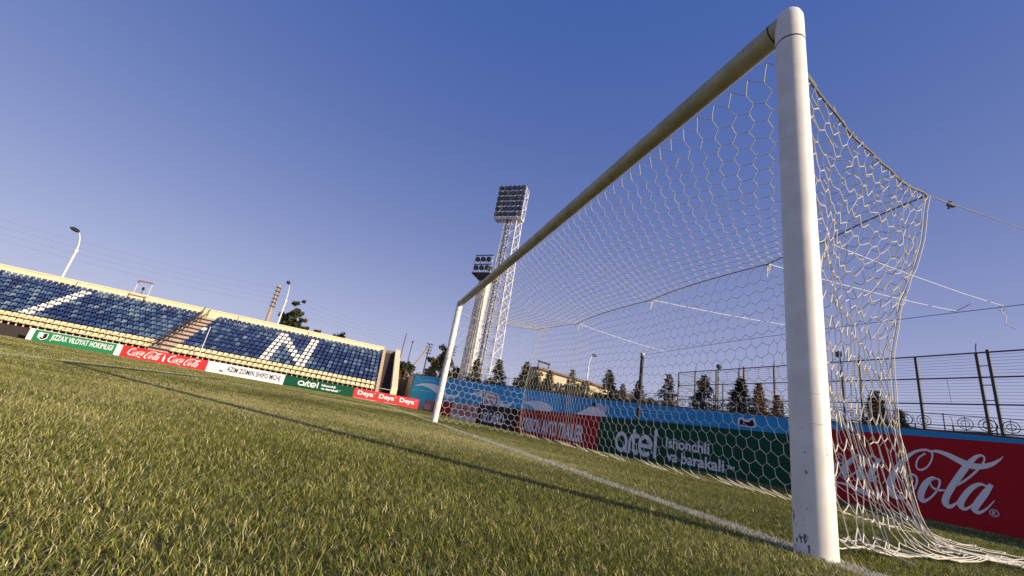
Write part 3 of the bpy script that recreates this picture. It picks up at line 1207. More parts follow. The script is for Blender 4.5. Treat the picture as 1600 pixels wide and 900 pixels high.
for i, ln in enumerate([[(.29, 3.36, .05), (.93, 3.02, .05), (1.47, 2.87, .05), (2.61, 3.0, .05), (3.67, 2.93, .05)], [(.05, 1.82, .03), (1.36, 1.87, .04), (2.55, 1.86, .04), (3.6, 1.81, .03)],
           [(9.21, 2.57, .04), (10.0, 2.66, .05), (10.71, 2.66, .05), (11.57, 2.67, .03)], [(16.12, 2.43, .04), (17.31, 2.55, .05), (18.28, 2.37, .05), (18.9, 2.07, .04)],
           [(4.6, 1.55, .03), (5.6, 1.25, .05), (6.6, 1.22, .05), (7.8, 1.5, .03)], [(4.6, 2.62, .03), (5.5, 2.2, .04), (6.3, 2.05, .03)],
           [(24.5, 2.75, .02), (27, 2.62, .03), (30, 2.7, .02)], [(24.2, 2.5, .02), (26.5, 2.4, .03), (29, 2.5, .02)]]):
    b = MB()
    ribbon(b, ln, wplace, .012 + i * .0004)
    b.build("wave_line", m_line, bw)
wpoly("shield_emblem", [(10.78, 2.4), (11.25, 2.58), (11.92, 2.61), (12.62, 2.49), (12.99, 2.3), (13.05, 1.91), (12.96, 1.45), (12.3, .9), (11.9, .8), (11.4, .95), (11.02, 1.3), (10.8, 1.69), (10.73, 2.1)], m_white, .020)
b = MB()
for i, (q, w) in enumerate([([(11.0, 2.3), (11.3, 2.44), (11.9, 2.48), (12.5, 2.38), (12.8, 2.2)], .09), ([(10.98, 2.25), (10.98, 1.7), (11.15, 1.35)], .13), ([(12.8, 2.15), (12.8, 1.7), (12.62, 1.35)], .13)]):
    ribbon(b, [(a, z, w) for a, z in q], wplace, .026 + i * .0005)
for k, (a, z) in enumerate([(11.5, 1.75), (11.75, 1.62), (12.0, 1.8), (12.25, 1.66), (12.4, 1.45), (11.62, 1.4), (11.35, 1.55)]):
    ribbon(b, [(a - .1, z + .12, .05), (a, z - .02, .13), (a + .1, z - .14, .06)], wplace, .028 + k * .0004)
b.build("shield_drawing", m_navy, bw)
b = MB()
put_text(b, "SOGDIANA", (11.2, 1.98, 12.62, 2.18), wplace, .02, dz=.026)
b.build("shield_lettering", m_dkred, bw)
# picture of a diving player, mostly hidden by the boards
wpoly("player_print", [(21.2, 1.72), (21.94, 2.15), (22.33, 2.36), (22.7, 2.45), (23.2, 2.3), (23.66, 2.04), (23.7, 1.5), (22.2, 1.3), (21.4, 1.45)], m_white, .014)
wpoly("player_hair", [(22.45, 2.45), (22.5, 2.62), (22.62, 2.73), (22.78, 2.68), (22.8, 2.45), (22.65, 2.35)], m_black, .020)
wpoly("player_cloth", [(22.85, 2.5), (23.0, 2.72), (23.35, 2.66), (23.55, 2.53), (23.8, 2.5), (23.84, 2.2), (23.6, 2.1), (23.2, 2.28)], mat("print_pale_blue", (.52, .58, .66), .5, .6, 6, col2=(.25, .32, .45)), .020)
wpoly("player_arm", [(22.0, 2.1), (22.3, 2.3), (22.48, 2.28), (22.35, 2.05), (22.1, 1.95)], mat("print_skin", (.35, .12, .10), .5), .020)
wpoly("crest_print", [(32.6, 2.3), (32.62, 2.68), (32.79, 2.77), (32.97, 2.69), (33.15, 2.69), (33.33, 2.80), (33.48, 2.71), (33.5, 2.3)], m_white, .014)
wpoly("crest_drawing", [(32.68, 2.35), (32.72, 2.62), (32.82, 2.66), (32.95, 2.56), (33.2, 2.56), (33.32, 2.70), (33.40, 2.64), (33.42, 2.35)], m_navy, .020)

# return and rough wall between the banner wall and the stand
rw = thing("corner_wall", "grey concrete end wall beside the blue banner wall", "wall", (49.5, -4.2, 0))
b = MB()
b.prism([(46.52, -4.0, -.2), (52.5, -4.15, -.2), (52.5, -4.15, 3.36), (46.52, -4.0, 3.43)], (0, -.28, 0))
b.build("masonry", m_conc, rw)
b = MB()
b.prism([(46.5, -3.96, 3.434), (52.5, -4.11, 3.364), (52.5, -4.11, 3.46), (46.5, -3.96, 3.53)], (0, -.36, 0))
b.build("coping", mat("coping_brown", (.16, .11, .07), .9), rw)
dw = thing("rough_wall", "low brown rough wall between the stand and the grey end wall", "wall", (52.6, -3.2, 0))
b = MB()
b.box((52.52, -4.6, -.2), (52.8, -2.32, 3.05))
b.build("masonry", m_conc_w, dw)
for k in range(5):
    b = MB()
    b.box((52.44, -4.3 + k * .42, -.2), (52.52, -4.05 + k * .42, 3.0))
    b.build("plank", mat("old_plank", (.13, .085, .055), .9, .6, 6, .3), dw)

# railing with ring ornaments on the banner wall
m_iron = mat("railing_iron", (.05, .05, .06), .6)
rl = thing("railing", "low iron railing with ring ornaments along the top of the blue wall", "railing", (21, -17.9, 3))
bt, bl = MB(), MB()
prevs = None
n = 80
for i in range(n):
    s0, s1 = 1 + i * 57 / n, 1 + (i + 1) * 57 / n
    a, c = wplace(s0, wall_h(s0) + .74, -.14), wplace(s1, wall_h(s1) + .74, -.14)
    bt.tube([a, c], .016, 5, cap=False)
    bl.tube([a - Vector((0, 0, .60)), c - Vector((0, 0, .60))], .013, 5, cap=False)
bt.build("top_rail", m_iron, rl)
bl.build("lower_rail", m_iron, rl)
ring_me = {}
k = 0
s = 1.3
while s < 57:
    b = MB()
    b.tube([wplace(s, wall_h(s) + .06, -.14), wplace(s, wall_h(s) + .80, -.14)], .022, 6)
    b.build("railing_post", m_iron, rl)
    for j in range(3):
        sc = s + (j + 1) * .62
        p, d, n_ = wall_at(sc)
        c = wplace(sc, wall_h(sc) + .42, -.14)
        b = MB()
        b.ring(c, d, (0, 0, 1), .225 if j != 1 else .25, .015, 22, 4)
        b.ring(c, d, (0, 0, 1), .125, .013, 16, 4)
        if j == 1: b.ring(c + d * .07, d, (0, 0, 1), .20, .013, 18, 4)
        b.tube([c - Vector((0, 0, .30)), c + Vector((0, 0, .32))], .012, 4)
        b.build("ring_ornament", m_iron, rl)
    s += 2.48

# ------------------------------------------------------------------ tall court fence behind the wall
m_fence = mat("fence_steel", (.035, .042, .05), .55)
m_wiremesh = mat("fence_wire", (.10, .11, .13), .6)
fe = thing("court_fence", "tall steel court fence with fine horizontal wires behind the blue wall", "fence", (17, -24.6, 0))
FY, FT = -25.4, 7.15
PX = [1.5, 4.1, 6.8, 9.35, 9.75, 12.1, 14.8, 17.4, 20.2, 22.7, 23.1, 25.3, 27.6, 29.6]
for i, x in enumerate(PX):
    b = MB()
    w = .055
    b.box((x - w, FY - w, -.2), (x + w, FY + w, FT + (.12 if x in (9.35, 22.7) else .02)))
    if i % 2 == 0:
        b.tube([(x, FY, FT), (x, FY - .02, FT + .25), (x - .10, FY + .12, FT + .42)], .02, 5)
    b.build("fence_post", mat("rusty_post", (.13, .045, .03), .7) if x == 22.7 else m_fence, fe)
for z in (FT, FT - 1.17, FT - 2.42, FT - 3.7, .4):
    b = MB()
    b.box((1.5, FY - .028, z - .03), (29.6, FY + .028, z + .03))
    b.build("fence_rail", m_fence, fe)
for z in (6.5, 5.6, 4.9):     # rungs between the doubled posts
    for x in (9.42, 22.77):
        b = MB()
        b.box((x, FY - .02, z), (x + .27, FY + .02, z + .035))
        b.build("rung", m_fence, fe)
for x0, x1 in zip(PX[:-1], PX[1:]):
    if x1 - x0 < 1: continue
    b = MB()
    z = .5
    while z < FT - .05:
        b.tube([(x0, FY + .02, z), ((x0 + x1) / 2, FY + .02, z - .012), (x1, FY + .02, z)], .0080, 3, cap=False)
        z += .145
    b.tube([((x0 + x1) / 2, FY + .024, 4.8), ((x0 + x1) / 2 + .03, FY + .024, 5.95)], .008, 4)
    tag(b.build("wire_mesh", m_wiremesh, fe), kind="stuff")
fs = thing("court_fence", "side run of green fence posts going back from the tall court fence", "fence", (29.6, -33, 0))
m_gpost = mat("green_post", (.03, .12, .07), .6)
for k in range(6):
    b = MB()
    yy = FY - 2.6 * (k + 1)
    b.box((29.55, yy - .05, -.2), (29.65, yy + .05, 7.1))
    b.tube([(29.6, yy, 7.1), (29.55, yy, 7.4), (29.42, yy, 7.55)], .02, 5)
    b.build("fence_post", m_gpost, fs)
for z in (7.08, 5.9, 4.7):
    b = MB()
    b.box((29.57, FY - 15.7, z - .03), (29.63, FY - .1, z + .03))
    b.build("fence_rail", m_fence, fs)
b = MB()
z = .5
while z < 7:
    b.tube([(29.6, FY - 15.6, z), (29.6, FY - .1, z)], .005, 3, cap=False)
    z += .16
tag(b.build("wire_mesh", m_wiremesh, fs), kind="stuff")
ff = thing("court_fence", "lower green fence on the far side of the court", "fence", (18, -46, 0))
for k in range(12):
    b = MB()
    b.box((2 + k * 2.6, -46.05, -.2), (2.1 + k * 2.6, -45.95, 6.4))
    b.tube([(2.05 + k * 2.6, -46, 6.4), (2.05 + k * 2.6, -45.9, 6.9), (2.05 + k * 2.6, -45.7, 7.1)], .02, 5)
    b.build("fence_post", m_gpost, ff)
for z in (6.35, 5.2):
    b = MB()
    b.box((2, -46.03, z - .03), (31, -45.97, z + .03))
    b.build("fence_rail", m_gpost, ff)

# ------------------------------------------------------------------ spectator stand
st = thing("spectator_stand", "stand of blue and cream seats with white letter patterns on the far touchline", "stand", (46, 17, 0))
m_step = mat("terrace_concrete_shaded", (.050, .042, .040), .9, .6, 2, .2, col2=(.03, .026, .025))  # shade between seat rows and on the end stairs is in this colour
m_stair = mat("stair_concrete", (.50, .37, .29), .9, .6, 3, .2, col2=(.36, .26, .20))
m_frontw = mat("front_wall_paint", (.05, .038, .034), .85, .5, 2)
XR = lambda r: 44.4 + (8 - r) * .80
ZS = lambda r: 2.00 + (8 - r) * .43          # height of the seat pans
YA, YB = -.25, 39.5
for r in range(11):
    b = MB()
    b.box((XR(r) - .42, YA, ZS(r) - .86 if r < 10 else -.2), (XR(r) + .3795, YB, ZS(r) - .42))
    b.build("terrace_step", m_step, st)
b = MB()
b.box((42.30, YA, -.2), (42.375, YB, .80))
b.build("front_wall", m_frontw, st)
b = MB()   # back wall with coping
b.box((51.30, YA - .1, 0), (51.55, YB, 6.12))
b.build("back_wall", m_cream, st)
b = MB()
b.box((51.24, YA - .1, 6.122), (51.62, YB, 6.24))
b.build("coping", m_cream, st)
b = MB()
for y in (24.2, 25.6):
    b.box((51.20, y, 5.2), (51.298, y + .09, 6.1))
b.box((51.20, 24.29, 5.95), (51.297, 25.6, 6.04))
for y in (8.2, 15.5, 30.0): b.box((51.262, y, 5.2), (51.298, y + .06, 6.11))
b.build("wall_batten", mat("batten_brown", (.28, .17, .09), .8), st)
# aisle stairs
Y0, Y1 = 17.35, 18.85
for k in range(24):
    z = .745 + k * .215
    x = 42.40 + k * .40
    if x > 50.9: break
    b = MB()
    b.box((x, Y0, z - .30), (x + .4, Y1, z))
    b.build("aisle_step", m_stair, st)
m_rail = mat("handrail_iron", (.06, .045, .04), .6)
for y in (Y1 - .06, Y1 - .55):
    b = MB()
    pts = [(42.5, y, 1.45), (43.4, y, 1.75), (50.9, y, 5.85), (51.2, y, 6.35)]
    if y < Y1 - .3: pts = [(43.0, y, 1.3), (43.4, y, 1.6), (50.9, y, 5.70), (51.2, y, 6.2)]
    b.tube(pts, .035, 6)
    b.tube([(p[0], p[1], p[2] - .45) for p in pts], .025, 6)
    for t in np.linspace(0, 1, 8):
        q = Vector(pts[1]).lerp(Vector(pts[2]), t)
        b.tube([q, q - Vector((0, 0, .95))], .025, 6)
    b.build("handrail", m_rail, st)
# stairs at the right end, between a low kerb and the sloping side wall
for k in range(26):
    z = .25 + k * .215
    x = 42.6 + k * .345
    b = MB()
    b.box((x, -1.70, z - .32), (x + .38, -.62, z))
    b.build("stair_step", m_step, st)
for k in range(13):
    b = MB()
    x = 43.2 + k * .64
    b.box((x, -.60, .0), (x + .63, -.27, .95 + k * .415))
    b.build("stair_kerb", m_stair, st)
b = MB()
b.box((51.30, -1.70, 0), (51.52, -.36, 5.98))
b.build("landing_wall", m_conc_w, st)
b = MB()
b.prism([(43.0, -1.72, -.2), (43.0, -1.72, 1.55), (51.6, -1.72, 6.3), (52.3, -1.72, 6.3), (52.3, -1.72, -.2)], (0, -.60, 0))
b.build("side_wall", m_cream, st)
b = MB()
b.tube([(43.0, -.62, 1.25), (43.0, -1.70, 1.25)], .03, 6)
b.tube([(43.0, -.62, .80), (43.0, -1.70, .80)], .03, 6)
b.build("stair_gate", mat("pale_rail", (.55, .52, .48), .6), st)

# seats -------------------------------------------------------
blues = [mat("seat_blue_%s" % k, c, .42, .5, 3, col2=c2) for k, c, c2 in
         (("deep", (.018, .036, .125), (.03, .05, .14)), ("mid", (.030, .062, .175), (.05, .085, .20)),
          ("faded", (.072, .130, .235), (.11, .17, .26)), ("pale", (.14, .205, .29), (.18, .24, .31)))]
m_sw_ = mat("seat_white", (.78, .77, .74), .45, .25, 3)
m_sy = mat("seat_cream", (.72, .59, .35), .45, .4, 3, col2=(.64, .50, .27))


def seat_geo():
    """moulded stadium seat facing -x: curved pan with a turned-down lip, waisted back with a rolled top"""
    prof = [(-.205, -.085, .40), (-.215, -.01, .42), (-.17, .005, .43), (-.02, -.022, .43), (.12, -.015, .42), (.165, .03, .41), (.19, .11, .40), (.21, .20, .37), (.222, .245, .34), (.25, .238, .34)]
    vs, fs = [], []
    cols = (-.5, -.42, 0, .42, .5)
    for x, z, w in prof:
        for c in cols:
            lift = .030 if abs(c) == .5 and -.2 < x < .14 else 0
            fwd = -.035 if abs(c) == .5 and x > .15 else 0
            vs.append((x + fwd, c * w, z + lift))
    m = len(cols)
    for i in range(len(prof) - 1):
        for j in range(m - 1):
            fs.append((i * m + j, i * m + j + 1, (i + 1) * m + j + 1, (i + 1) * m + j))
    o = len(vs)      # shell thickness underneath and behind
    under = [(-.19, -.085, .37), (-.02, -.055, .38), (.14, -.05, .38), (.20, .02, .36), (.235, .18, .34), (.25, .238, .34)]
    for x, z, w in under:
        vs += [(x, -w / 2, z), (x, w / 2, z)]
    for i in range(len(under) - 1):
        a = o + i * 2
        fs.append((a, a + 2, a + 3, a + 1))
    a = len(vs)      # bracket to the step
    vs += [(.02, -.03, -.05), (.02, .03, -.05), (.10, .03, -.05), (.10, -.03, -.05), (.02, -.03, -.42), (.02, .03, -.42), (.10, .03, -.42), (.10, -.03, -.42)]
    fs += [(a + i, a + 4 + i, a + 4 + (i + 1) % 4, a + (i + 1) % 4) for i in range(4)]
    return vs, fs


SV, SF = seat_geo()
SEATM = {}
SVB = [(a, b_ * .88, c) for a, b_, c in SV]      # the blue and white seats are narrower, with gaps between
for key, m in [("b%d" % i, m) for i, m in enumerate(blues)] + [("w", m_sw_), ("y", m_sy)]:
    me = bpy.data.meshes.new("seat")
    me.from_pydata(SV if key == "y" else SVB, [], SF)
    me.materials.append(m)
    me.polygons.foreach_set("use_smooth", [True] * len(SF))
    me.set_sharp_from_angle(angle=math.radians(50))
    SEATM[key] = me
PITCH = .457
N_PAT = {1: (0, 1, 7, 8), 2: (0, 1, 2, 7, 8), 3: (0, 1, 2, 3, 7, 8), 4: (0, 1, 3, 4, 7, 8), 5: (0, 1, 4, 5, 7, 8), 6: (0, 1, 5, 6, 7, 8), 7: (0, 1, 6, 7, 8), 8: (0, 1, 7, 8)}
seats = []
sr = random.Random(21)
for r in range(11):
    for blk, y0, cnt in ((0, .11, 38), (1, 19.06, 44)):
        for c in range(cnt):
            y = y0 + c * PITCH
            if r >= 9:
                key = "y"
            else:
                white = False
                if blk == 0:
                    col = 23 - c
                    white = r in N_PAT and col in N_PAT[r]
                    if r == 4 and c == 37: white = True
                else:
                    white = 1 <= r <= 8 and c in (20, 21)
                t = sr.gauss(0, 1) + .55 * math.sin(y * .55 + r * .5) + .25 * blk
                key = "w" if white else ("b0" if t < -.35 else "b1" if t < .65 else "b2" if t < 1.55 else "b3")
            p = Vector((XR(r) + sr.gauss(0, .006), y + sr.gauss(0, .006), ZS(r) + sr.gauss(0, .004)))
            v = p - CAM
            az = math.degrees(math.atan2(v.y, v.x))
            seats.append((az < 34.2, -v.length, key, p))
vis = sorted([s for s in seats if s[0]], key=lambda s: -s[1])
names = {"b": "blue_seat", "w": "white_seat", "y": "cream_seat"}
for s in vis[:300]:
    o = bpy.data.objects.new(names[s[2][0]], SEATM[s[2]])
    COL.objects.link(o)
    o.parent = st
    o.matrix_parent_inverse = st.matrix_basis.inverted()
    o.location = s[3]
    o.rotation_euler = (0, 0, sr.gauss(0, .02))
rest = vis[300:] + [s for s in seats if not s[0]]
mb = MB()
keys = list(SEATM)
for s in rest:
    mb.add([(a + s[3].x, b_ + s[3].y, c + s[3].z) for a, b_, c in (SV if s[2] == "y" else SVB)], SF, keys.index(s[2]))
o = mb.build("seat_rows", [SEATM[k].materials[0] for k in keys], st, smooth=True)
tag(o, kind="stuff")

# slim white pole in front of the stand, metal frame on its wall
wp_ = tag(None or bpy.data.objects.new("flag_pole", None), "slim white pole standing before the seats right of the aisle", "pole")
COL.objects.link(wp_)
wp_.location = (42.2, 14.9, 0)
wp_.matrix_basis = Matrix.Translation((42.2, 14.9, 0))
b = MB()
b.tube([(42.2, 14.9, -.1), (42.2, 14.9, 3.6)], [.030, .024], 8)
b.build("shaft", m_sw_, wp_, smooth=True)
b = MB()
b.tube([(42.2, 14.9, 3.6), (42.2, 14.9, 3.66), (42.2, 14.9, 3.70)], [.03, .04, .01], 8)
b.build("finial", m_sw_, wp_, smooth=True)
mf = thing("metal_frame", "thin pale metal frame standing on top of the stand's back wall", "frame", (52, 24.9, 6))
m_pale = mat("pale_steel", (.62, .60, .58), .5)
b = MB()
for y in (24.35, 25.6): b.tube([(51.75, y, 5.3), (51.75, y, 7.75)], .03, 6)
b.tube([(51.75, 24.35, 7.0), (51.75, 25.6, 7.0)], .018, 5)
b.build("upright", m_pale, mf)
b = MB()
b.box((51.70, 24.3, 7.55), (51.80, 25.65, 7.70))
b.box((51.69, 25.52, 7.35), (51.79, 25.66, 7.548))
b.build("crossbar", mat("rust_brown", (.22, .11, .09), .8), mf)
b = MB()
b.tube([(51.75, 24.95, 6.3), (51.75, 24.95, 6.75)], .03, 6)
b.box((51.66, 24.87, 6.75), (51.84, 25.03, 7.05))
b.build("loudspeaker", m_black, mf)

# ------------------------------------------------------------------ floodlight towers
m_tw = mat("tower_paint", (.74, .72, .70), .55, .4, 3, col2=(.60, .57, .53))
m_lamp = mat("lamp_black", (.03, .03, .034), .45)
m_glass = mat("lamp_glass", (.10, .11, .13), .12, spec=.8)


def frame_axes(ang):
    f = Vector((math.cos(ang), math.sin(ang), 0))
    return f, Vector((-f.y, f.x, 0))     # facing, sideways (left as seen from behind)


def lamp_geo(b, c, f, s, r=.27):
    """round floodlight pointing along f and slightly down: drum, hood ring, glass"""
    d = (f * .92 - Vector((0, 0, .36))).normalized()
    b.tube([c - d * .22, c - d * .05, c + d * .16, c + d * .20], [r * .45, r * .95, r, r * .9], 10, mi=0)
    b.tube([c + d * .165, c + d * .21], [r * .86, r * .80], 10, mi=1)
    b.tube([c - d * .05 - s * r * 1.1, c - d * .05 - s * r * 1.1 - Vector((0, 0, .42))], .03, 4, mi=2)
    b.tube([c - d * .05 + s * r * 1.1, c - d * .05 + s * r * 1.1 - Vector((0, 0, .42))], .03, 4, mi=2)


TC = Vector((51.8, -13.55, 0))
f, s = frame_axes(math.radians(137))
tw = thing("floodlight_tower", "tall white lattice floodlight tower with a square bank of black lamps", "floodlight", TC)


def tower_corner(i, z):
    w = np.interp(z, [0, 28], [1.40, .92])
    a, c = ((1, 1), (1, -1), (-1, -1), (-1, 1))[i]
    return TC + f * (a * w) + s * (c * w) + Vector((0, 0, z))


for i in range(4):
    b = MB()
    b.tube([tower_corner(i, -.3), tower_corner(i, 28.6)], .075, 6)
    b.build("leg", m_tw, tw)
for i in range(4):
    b = MB()
    nz_ = 15
    for k in range(nz_):
        z0, z1 = .5 + k * 28 / nz_, .5 + (k + 1) * 28 / nz_
        i2 = (i + 1) % 4
        b.tube([tower_corner(i, z0), tower_corner(i2, z1)], .042, 4, cap=False)
        b.tube([tower_corner(i2, z0), tower_corner(i, z1)], .042, 4, cap=False)
        b.tube([tower_corner(i, z0), tower_corner(i2, z0)], .045, 4, cap=False)
    b.build("bracing", m_tw, tw)
b = MB()     # dark ladder and cable run up the middle of the face
for o_ in (-.22, .22):
    b.tube([TC + f * 1.30 + s * (o_ - .25) + Vector((0, 0, .5)), TC + f * .88 + s * (o_ - .25) + Vector((0, 0, 28.3))], .075, 5)
b.tube([TC + f * 1.32 - s * .62 + Vector((0, 0, .5)), TC + f * .90 - s * .55 + Vector((0, 0, 28.3))], .13, 6)
for k in range(60):
    z = .8 + k * .46
    q = TC + f * (1.30 - .42 * z / 28) + Vector((0, 0, z))
    b.tube([q - s * .47, q - s * .03], .022, 4, cap=False)
b.build("ladder", mat("ladder_dark", (.07, .065, .07), .6), tw)
b = MB()     # cage platform part of the way up
for z in (19.6, 20.4, 21.2):
    for (a, c) in (((1.25, 1.25), (1.25, -.9)), ((1.25, 1.25), (-.6, 1.25))):
        b.tube([TC + f * a[0] + s * a[1] + Vector((0, 0, z)), TC + f * c[0] + s * c[1] + Vector((0, 0, z))], .035, 4)
for t in np.linspace(0, 1, 7):
    p = TC + f * 1.25 + s * (1.25 - 2.15 * t)
    b.tube([p + Vector((0, 0, 19.6)), p + Vector((0, 0, 21.2))], .03, 4)
b.build("cage", m_tw, tw)
HC = Vector((52.0, -13.05, 30.75)) + f * .45
hf, hs = frame_axes(math.radians(140))
b = MB()
HW, HH, HD = 2.12, 2.55, .62
for y in (-1, 1):
    for x in (-1, 1):
        b.tube([HC + hs * (y * HW) + hf * (x * HD) - Vector((0, 0, HH)), HC + hs * (y * HW) + hf * (x * HD) + Vector((0, 0, HH))], .06, 4)
for z in (-1, 1):
    for x in (-1, 1):
        b.tube([HC + hs * -HW + hf * (x * HD) + Vector((0, 0, z * HH)), HC + hs * HW + hf * (x * HD) + Vector((0, 0, z * HH))], .07, 4)
    for y in (-1, 1):
        b.tube([HC + hs * (y * HW) - hf * HD + Vector((0, 0, z * HH)), HC + hs * (y * HW) + hf * HD + Vector((0, 0, z * HH))], .05, 4)
for y in (-1, 1):
    for k in range(5):
        z0, z1 = -HH + k * 2 * HH / 5, -HH + (k + 1) * 2 * HH / 5
        q = (HD, -HD) if k % 2 else (-HD, HD)
        b.tube([HC + hs * (y * HW) + hf * q[0] + Vector((0, 0, z0)), HC + hs * (y * HW) + hf * q[1] + Vector((0, 0, z1))], .05, 4)
        b.tube([HC + hs * (y * HW) - hf * HD + Vector((0, 0, z0)), HC + hs * (y * HW) + hf * HD + Vector((0, 0, z0))], .04, 4)
for k in range(6):      # rows the lamps sit on
    z = -HH + .05 + k * .88
    b.obox(HC + hf * (HD - .05) + Vector((0, 0, z)), hs * HW, hf * .05, Vector((0, 0, .028)))
b.obox(HC - Vector((0, 0, HH + .13)), hs * HW, hf * HD, Vector((0, 0, .05)))
for k in range(5):
    y = -HW + .35 + k * (2 * HW - .7) / 4
    b.tube([HC + hs * y - hf * .3 + Vector((0, 0, -HH)), HC + hs * y - hf * .3 + Vector((0, 0, HH))], .05, 4)
hd = b.build("lamp_frame", m_tw, tw)
b = MB()
lamp_geo(b, Vector((0, 0, 0)), hf, hs, .37)
lme = b.mesh("lamp", [m_lamp, m_glass, m_tw], True)
for r in range(6):
    for c in range(6):
        o = bpy.data.objects.new("lamp", lme)
        COL.objects.link(o)
        o.parent = hd
        o.location = HC + hf * (HD + .12) + hs * (-HW + .35 + c * (2 * HW - .7) / 5) + Vector((0, 0, -HH + .52 + r * .88))
        o.rotation_euler = (0, 0, random.uniform(-.25, .25))

PC = Vector((56.0, -12.1, 0))
f, s = frame_axes(math.radians(134.6))
pt = thing("floodlight_tower", "square pale concrete mast with a small platform of six lamps", "floodlight", PC)
m_mast = mat("mast_paint", (.66, .62, .55), .8, .5, 1.2, .15, col2=(.50, .46, .40))
b = MB()
hw0, hw1 = .78, .64
b.add([PC + f * (a * w) + s * (c * w) + Vector((0, 0, z)) for z, w in ((-.3, hw0), (19.6, hw1)) for a, c in ((1, 1), (1, -1), (-1, -1), (-1, 1))],
      [(0, 1, 2, 3), (7, 6, 5, 4), (0, 4, 5, 1), (1, 5, 6, 2), (2, 6, 7, 3), (3, 7, 4, 0)])
b.build("mast", m_mast, pt)
b = MB()
b.tube([PC + f * .95 + s * .7 + Vector((0, 0, 1)), PC + f * .80 + s * .6 + Vector((0, 0, 19.5))], .05, 5)
b.tube([PC + f * .95 + s * .4 + Vector((0, 0, 1)), PC + f * .80 + s * .3 + Vector((0, 0, 19.5))], .05, 5)
b.build("ladder", m_tw, pt)
b = MB()
b.add([PC + f * (a * w) + s * (c * w) + Vector((0, 0, z)) for z, w in ((19.3, .72), (20.08, 1.6), (20.22, 1.6)) for a, c in ((1, 1), (1, -1), (-1, -1), (-1, 1))],
      [(3, 2, 1, 0)] + [(i + 4 * k, (i + 1) % 4 + 4 * k, (i + 1) % 4 + 4 * k + 4, i + 4 * k + 4) for k in range(2) for i in range(4)] + [(8, 9, 10, 11)])
b.build("platform", mat("platform_dark", (.075, .072, .072), .8), pt)
b = MB()
for z in (20.25, 21.55, 23.0):
    b.obox(PC + f * 1.5 + Vector((0, 0, z)), s * 1.55, f * .06, Vector((0, 0, .07)), mi=0 if z > 21 else 1)
for y in (-1.5, -.5, .5, 1.5):
    b.tube([PC + f * 1.5 + s * y + Vector((0, 0, 20.25)), PC + f * 1.5 + s * y + Vector((0, 0, 23.0))], .05, 4, mi=1)
    b.tube([PC + f * -1.4 + s * y + Vector((0, 0, 20.25)), PC + f * 1.5 + s * y + Vector((0, 0, 22.6))], .035, 4, mi=1)
lf = b.build("lamp_frame", [mat("beam_grey", (.14, .15, .18), .6), m_tw], pt)
b = MB()
lamp_geo(b, Vector((0, 0, 0)), f, s, .40)
lme2 = b.mesh("lamp", [m_lamp, m_glass, m_tw], True)
for z in (20.95, 22.3):
    for y in (-.95, 0, .95):
        o = bpy.data.objects.new("lamp", lme2)
        COL.objects.link(o)
        o.parent = lf
        o.location = PC + f * 1.62 + s * y + Vector((0, 0, z))
b = MB()
lamp_geo(b, PC + f * 1.5 + s * 1.35 + Vector((0, 0, 20.8)), s, f, .42)
b.build("lamp", [m_lamp, m_glass, m_tw], lf, smooth=True)

# ------------------------------------------------------------------ street lamps, poles, masts
m_steel = mat("pale_lamp_steel", (.70, .69, .68), .45)


def street_lamp(label, x, y, ztop, zj, arm, group="street lamps outside the ground", k_=1.0, m_steel=m_steel):
    """pole with a collar, a thinner upper part that bends over, and a lamp head"""
    t = thing("street_lamp", label, "street lamp", (x, y, 0), group)
    ax, ay = arm
    b = MB()
    b.tube([(x, y, -.2), (x, y, zj)], [.15 * k_, .12 * k_], 10)
    b.build("pole", m_steel, t, smooth=True)
    b = MB()
    b.tube([(x, y, zj - .1), (x, y, zj + .25)], .19 * k_, 10)
    b.build("collar", m_steel, t, smooth=True)
    H = ztop - zj
    b = MB()
    b.tube([(x + ax * q, y + ay * q, zj + .2 + H * w) for q, w in ((0, 0), (.12, .35), (.35, .65), (.7, .88), (1, .98))], [.085 * k_, .08 * k_, .07 * k_, .06 * k_, .05 * k_], 8)
    b.build("arm", m_steel, t, smooth=True)
    d = Vector((ax, ay, 0)).normalized()
    c = Vector((x + ax, y + ay, ztop + .1)) + d * .35
    b = MB()
    b.tube([c - d * .55 - Vector((0, 0, .05)), c - d * .3, c + d * .2 + Vector((0, 0, .05)), c + d * .55 + Vector((0, 0, .05))], [.10, .24, .26, .10], 8)
    b.build("lamp_head", m_lamp, t, smooth=True)


street_lamp("tall pale street lamp behind the left half of the stand", 64.1, 38.65, 13.5, 11.2, (-.9, .35))
street_lamp("tall pale street lamp beside the leaning poplar behind the stand", 72.5, 15.7, 15.1, 12.4, (-1.1, .2))
street_lamp("slender street lamp among the trees before the long cream building", 59.7, -33.2, 13.2, 10.6, (.3, -.8))
street_lamp("short street lamp with black head inside the tall court fence", 30.5, -30.9, 8.9, 7.6, (.25, -.3), k_=.55, m_steel=m_fence)
street_lamp("dark headed street lamp rising behind the net's side panel", 20.1, -32.3, 9.6, 8.0, (.4, -.5), k_=.6, m_steel=m_fence)
street_lamp("small street lamp half hidden by the pointed conifer at the fence", 33.5, -33.5, 7.6, 6.4, (.8, .6), k_=.55, m_steel=m_fence)

